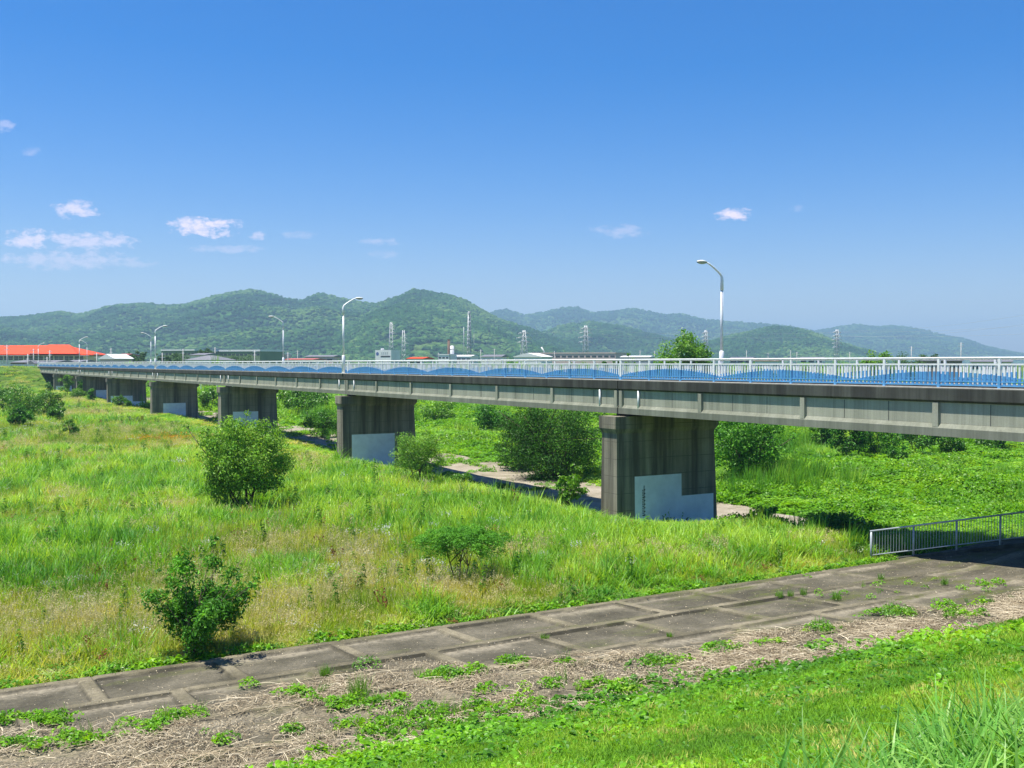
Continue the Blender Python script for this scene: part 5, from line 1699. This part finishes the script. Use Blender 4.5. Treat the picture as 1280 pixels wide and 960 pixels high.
# utility poles
def upole(px, pyt, d, lab, arms=2):
    t = local_root('utility_pole', lab, 'utility pole', px, d, 1.6, 'utility poles in the town', turn=random.uniform(-50, 50))
    H_ = zat(pyt, d) - 1.6
    q = MB(); q.tube([(0, 0, 0), (0, 0, H_)], [.2, .13], 7); q.build('post', T['pole'], t)
    for j in range(arms):
        q = MB(); q.box(-1.0, 1.0, -.07, .07, H_ - .6 - j * 1.1, H_ - .46 - j * 1.1)
        for k in (-.9, -.45, .45, .9): q.box(k - .06, k + .06, -.06, .06, H_ - .46 - j * 1.1, H_ - .26 - j * 1.1)
        q.build('cross_arm', T['steel'], t)
UP = [(9, 431, 330, 'tall utility pole before the left part of the orange roof'), (62.5, 438, 340, 'thin pole with arms in front of the middle of the orange roof'), (42, 436, 340, 'pole in front of the orange roof left of the farthest street lamp'),
      (35, 442.5, 325, 'thick pale pole by the dark gabled house'), (59, 446, 335, 'short pole right of the farthest street lamp'), (121, 441, 340, 'white pole at the right tip of the orange roof'), (139, 435, 380, 'utility pole over the pale pink house'),
      (203, 441, 360, 'thin pole between the trees and the crossed lamps'), (229, 436, 370, 'thin pole at the left end of the wide dark tiled roof'), (269, 434, 380, 'pole right of the tallest tree behind the tiled roof'), (318.5, 438, 350, 'pole in front of the right end of the long white hall'),
      (360, 440, 420, 'pole right of the third pier lamp'), (372, 438, 500, 'far pole among the low roofs between the single lamps'), (548, 441, 480, 'pole left of the rusty chimney'), (601, 437, 520, 'pole right of the radio mast with two arms'), (618, 436, 540, 'far pole between the mast and the left pylon'),
      (693, 439, 520, 'pole before the long factory left of the tallest pylon'), (800, 438, 520, 'pole left of the broad bright tree'), (818, 439, 530, 'far pole touching the left side of the broad bright tree'), (933, 438, 520, 'pole right of the tallest street lamp'),
      (988, 438, 540, 'double-armed pole before the dark right hill'), (996, 440, 560, 'shorter pole beside the double-armed one'), (960, 441, 560, 'thin pole between two others before the dark right hill'), (1062, 440, 560, 'pole right of the lone right pylon'),
      (1139, 433, 420, 'dark thin pole on the skyline over the bright tree'), (1201, 428, 420, 'tallest thin pole on the skyline near the right edge')]
for a in UP: upole(a[0], a[1], a[2], a[3], 2 if a[2] < 520 else 1)

# power lines between the pylons
def wire(lab, pts_, name='power_line'):
    mb = MB()
    pp = []
    for (a, b) in zip(pts_[:-1], pts_[1:]):
        for i in range(12):
            f = i / 12
            pp.append(Vector(a).lerp(Vector(b), f) - Vector((0, 0, 4 * .012 * (Vector(a) - Vector(b)).length * f * (1 - f))))
    pp.append(Vector(pts_[-1]))
    o0 = pp[0]
    mb.tube(pp, .07, 4, cap=False)
    o = mb.build(name, T['steel'], None, tuple(o0)); o.location = o0
    return tag(o, lab, 'power line', 'wires between the pylons')
def pp_(px, py, d):
    u, v = at(px, d); return (u, v, zat(py, d))
wire('upper wire from the tallest pylon across to the lone right pylon', [pp_(732, 410.5, 780), pp_(882, 416, 900), pp_(1046, 415, 900), pp_(1400, 398, 700)])
wire('lower wire from the tallest pylon across to the lone right pylon', [pp_(732, 416, 780), pp_(882, 421, 900), pp_(1046, 420, 900), pp_(1400, 410, 700)])
wire('highest of the thin wires crossing the sky at the right edge', [pp_(1060, 413, 1000), pp_(1400, 372, 560)])
wire('second thin wire crossing the sky at the right edge', [pp_(1060, 420, 1000), pp_(1400, 386, 560)])
wire('wire across the low hill left of the tallest pylon', [pp_(655, 417, 760), pp_(732, 412, 780)])

# guard rail on the far levee and the white fence behind the third pier
def levee_rail(name, label, u0, u1, v, z, hh, mat, npost):
    t = thing(name, label, 'guard rail', (u0, v, z))
    q = MB(); q.box(0, u1 - u0, -.05, .05, hh - .3, hh); q.build('beam', M[mat], t)
    for i in range(npost):
        x = (u1 - u0) * i / (npost - 1)
        q = MB(); q.box(x - .07, x + .07, .06, .2, 0, hh - .02); q.build('post', M[mat], t)
levee_rail('guard_rail', 'white guard rail along the top of the far levee left of the bridge end', 4, 31.2, 316.2, 6.6, .75, 'white', 14)
levee_rail('white_fence', 'short white fence seen in the gap between the third and fourth piers', 60, 96, 262, 1.2, 1.6, 'white', 10)
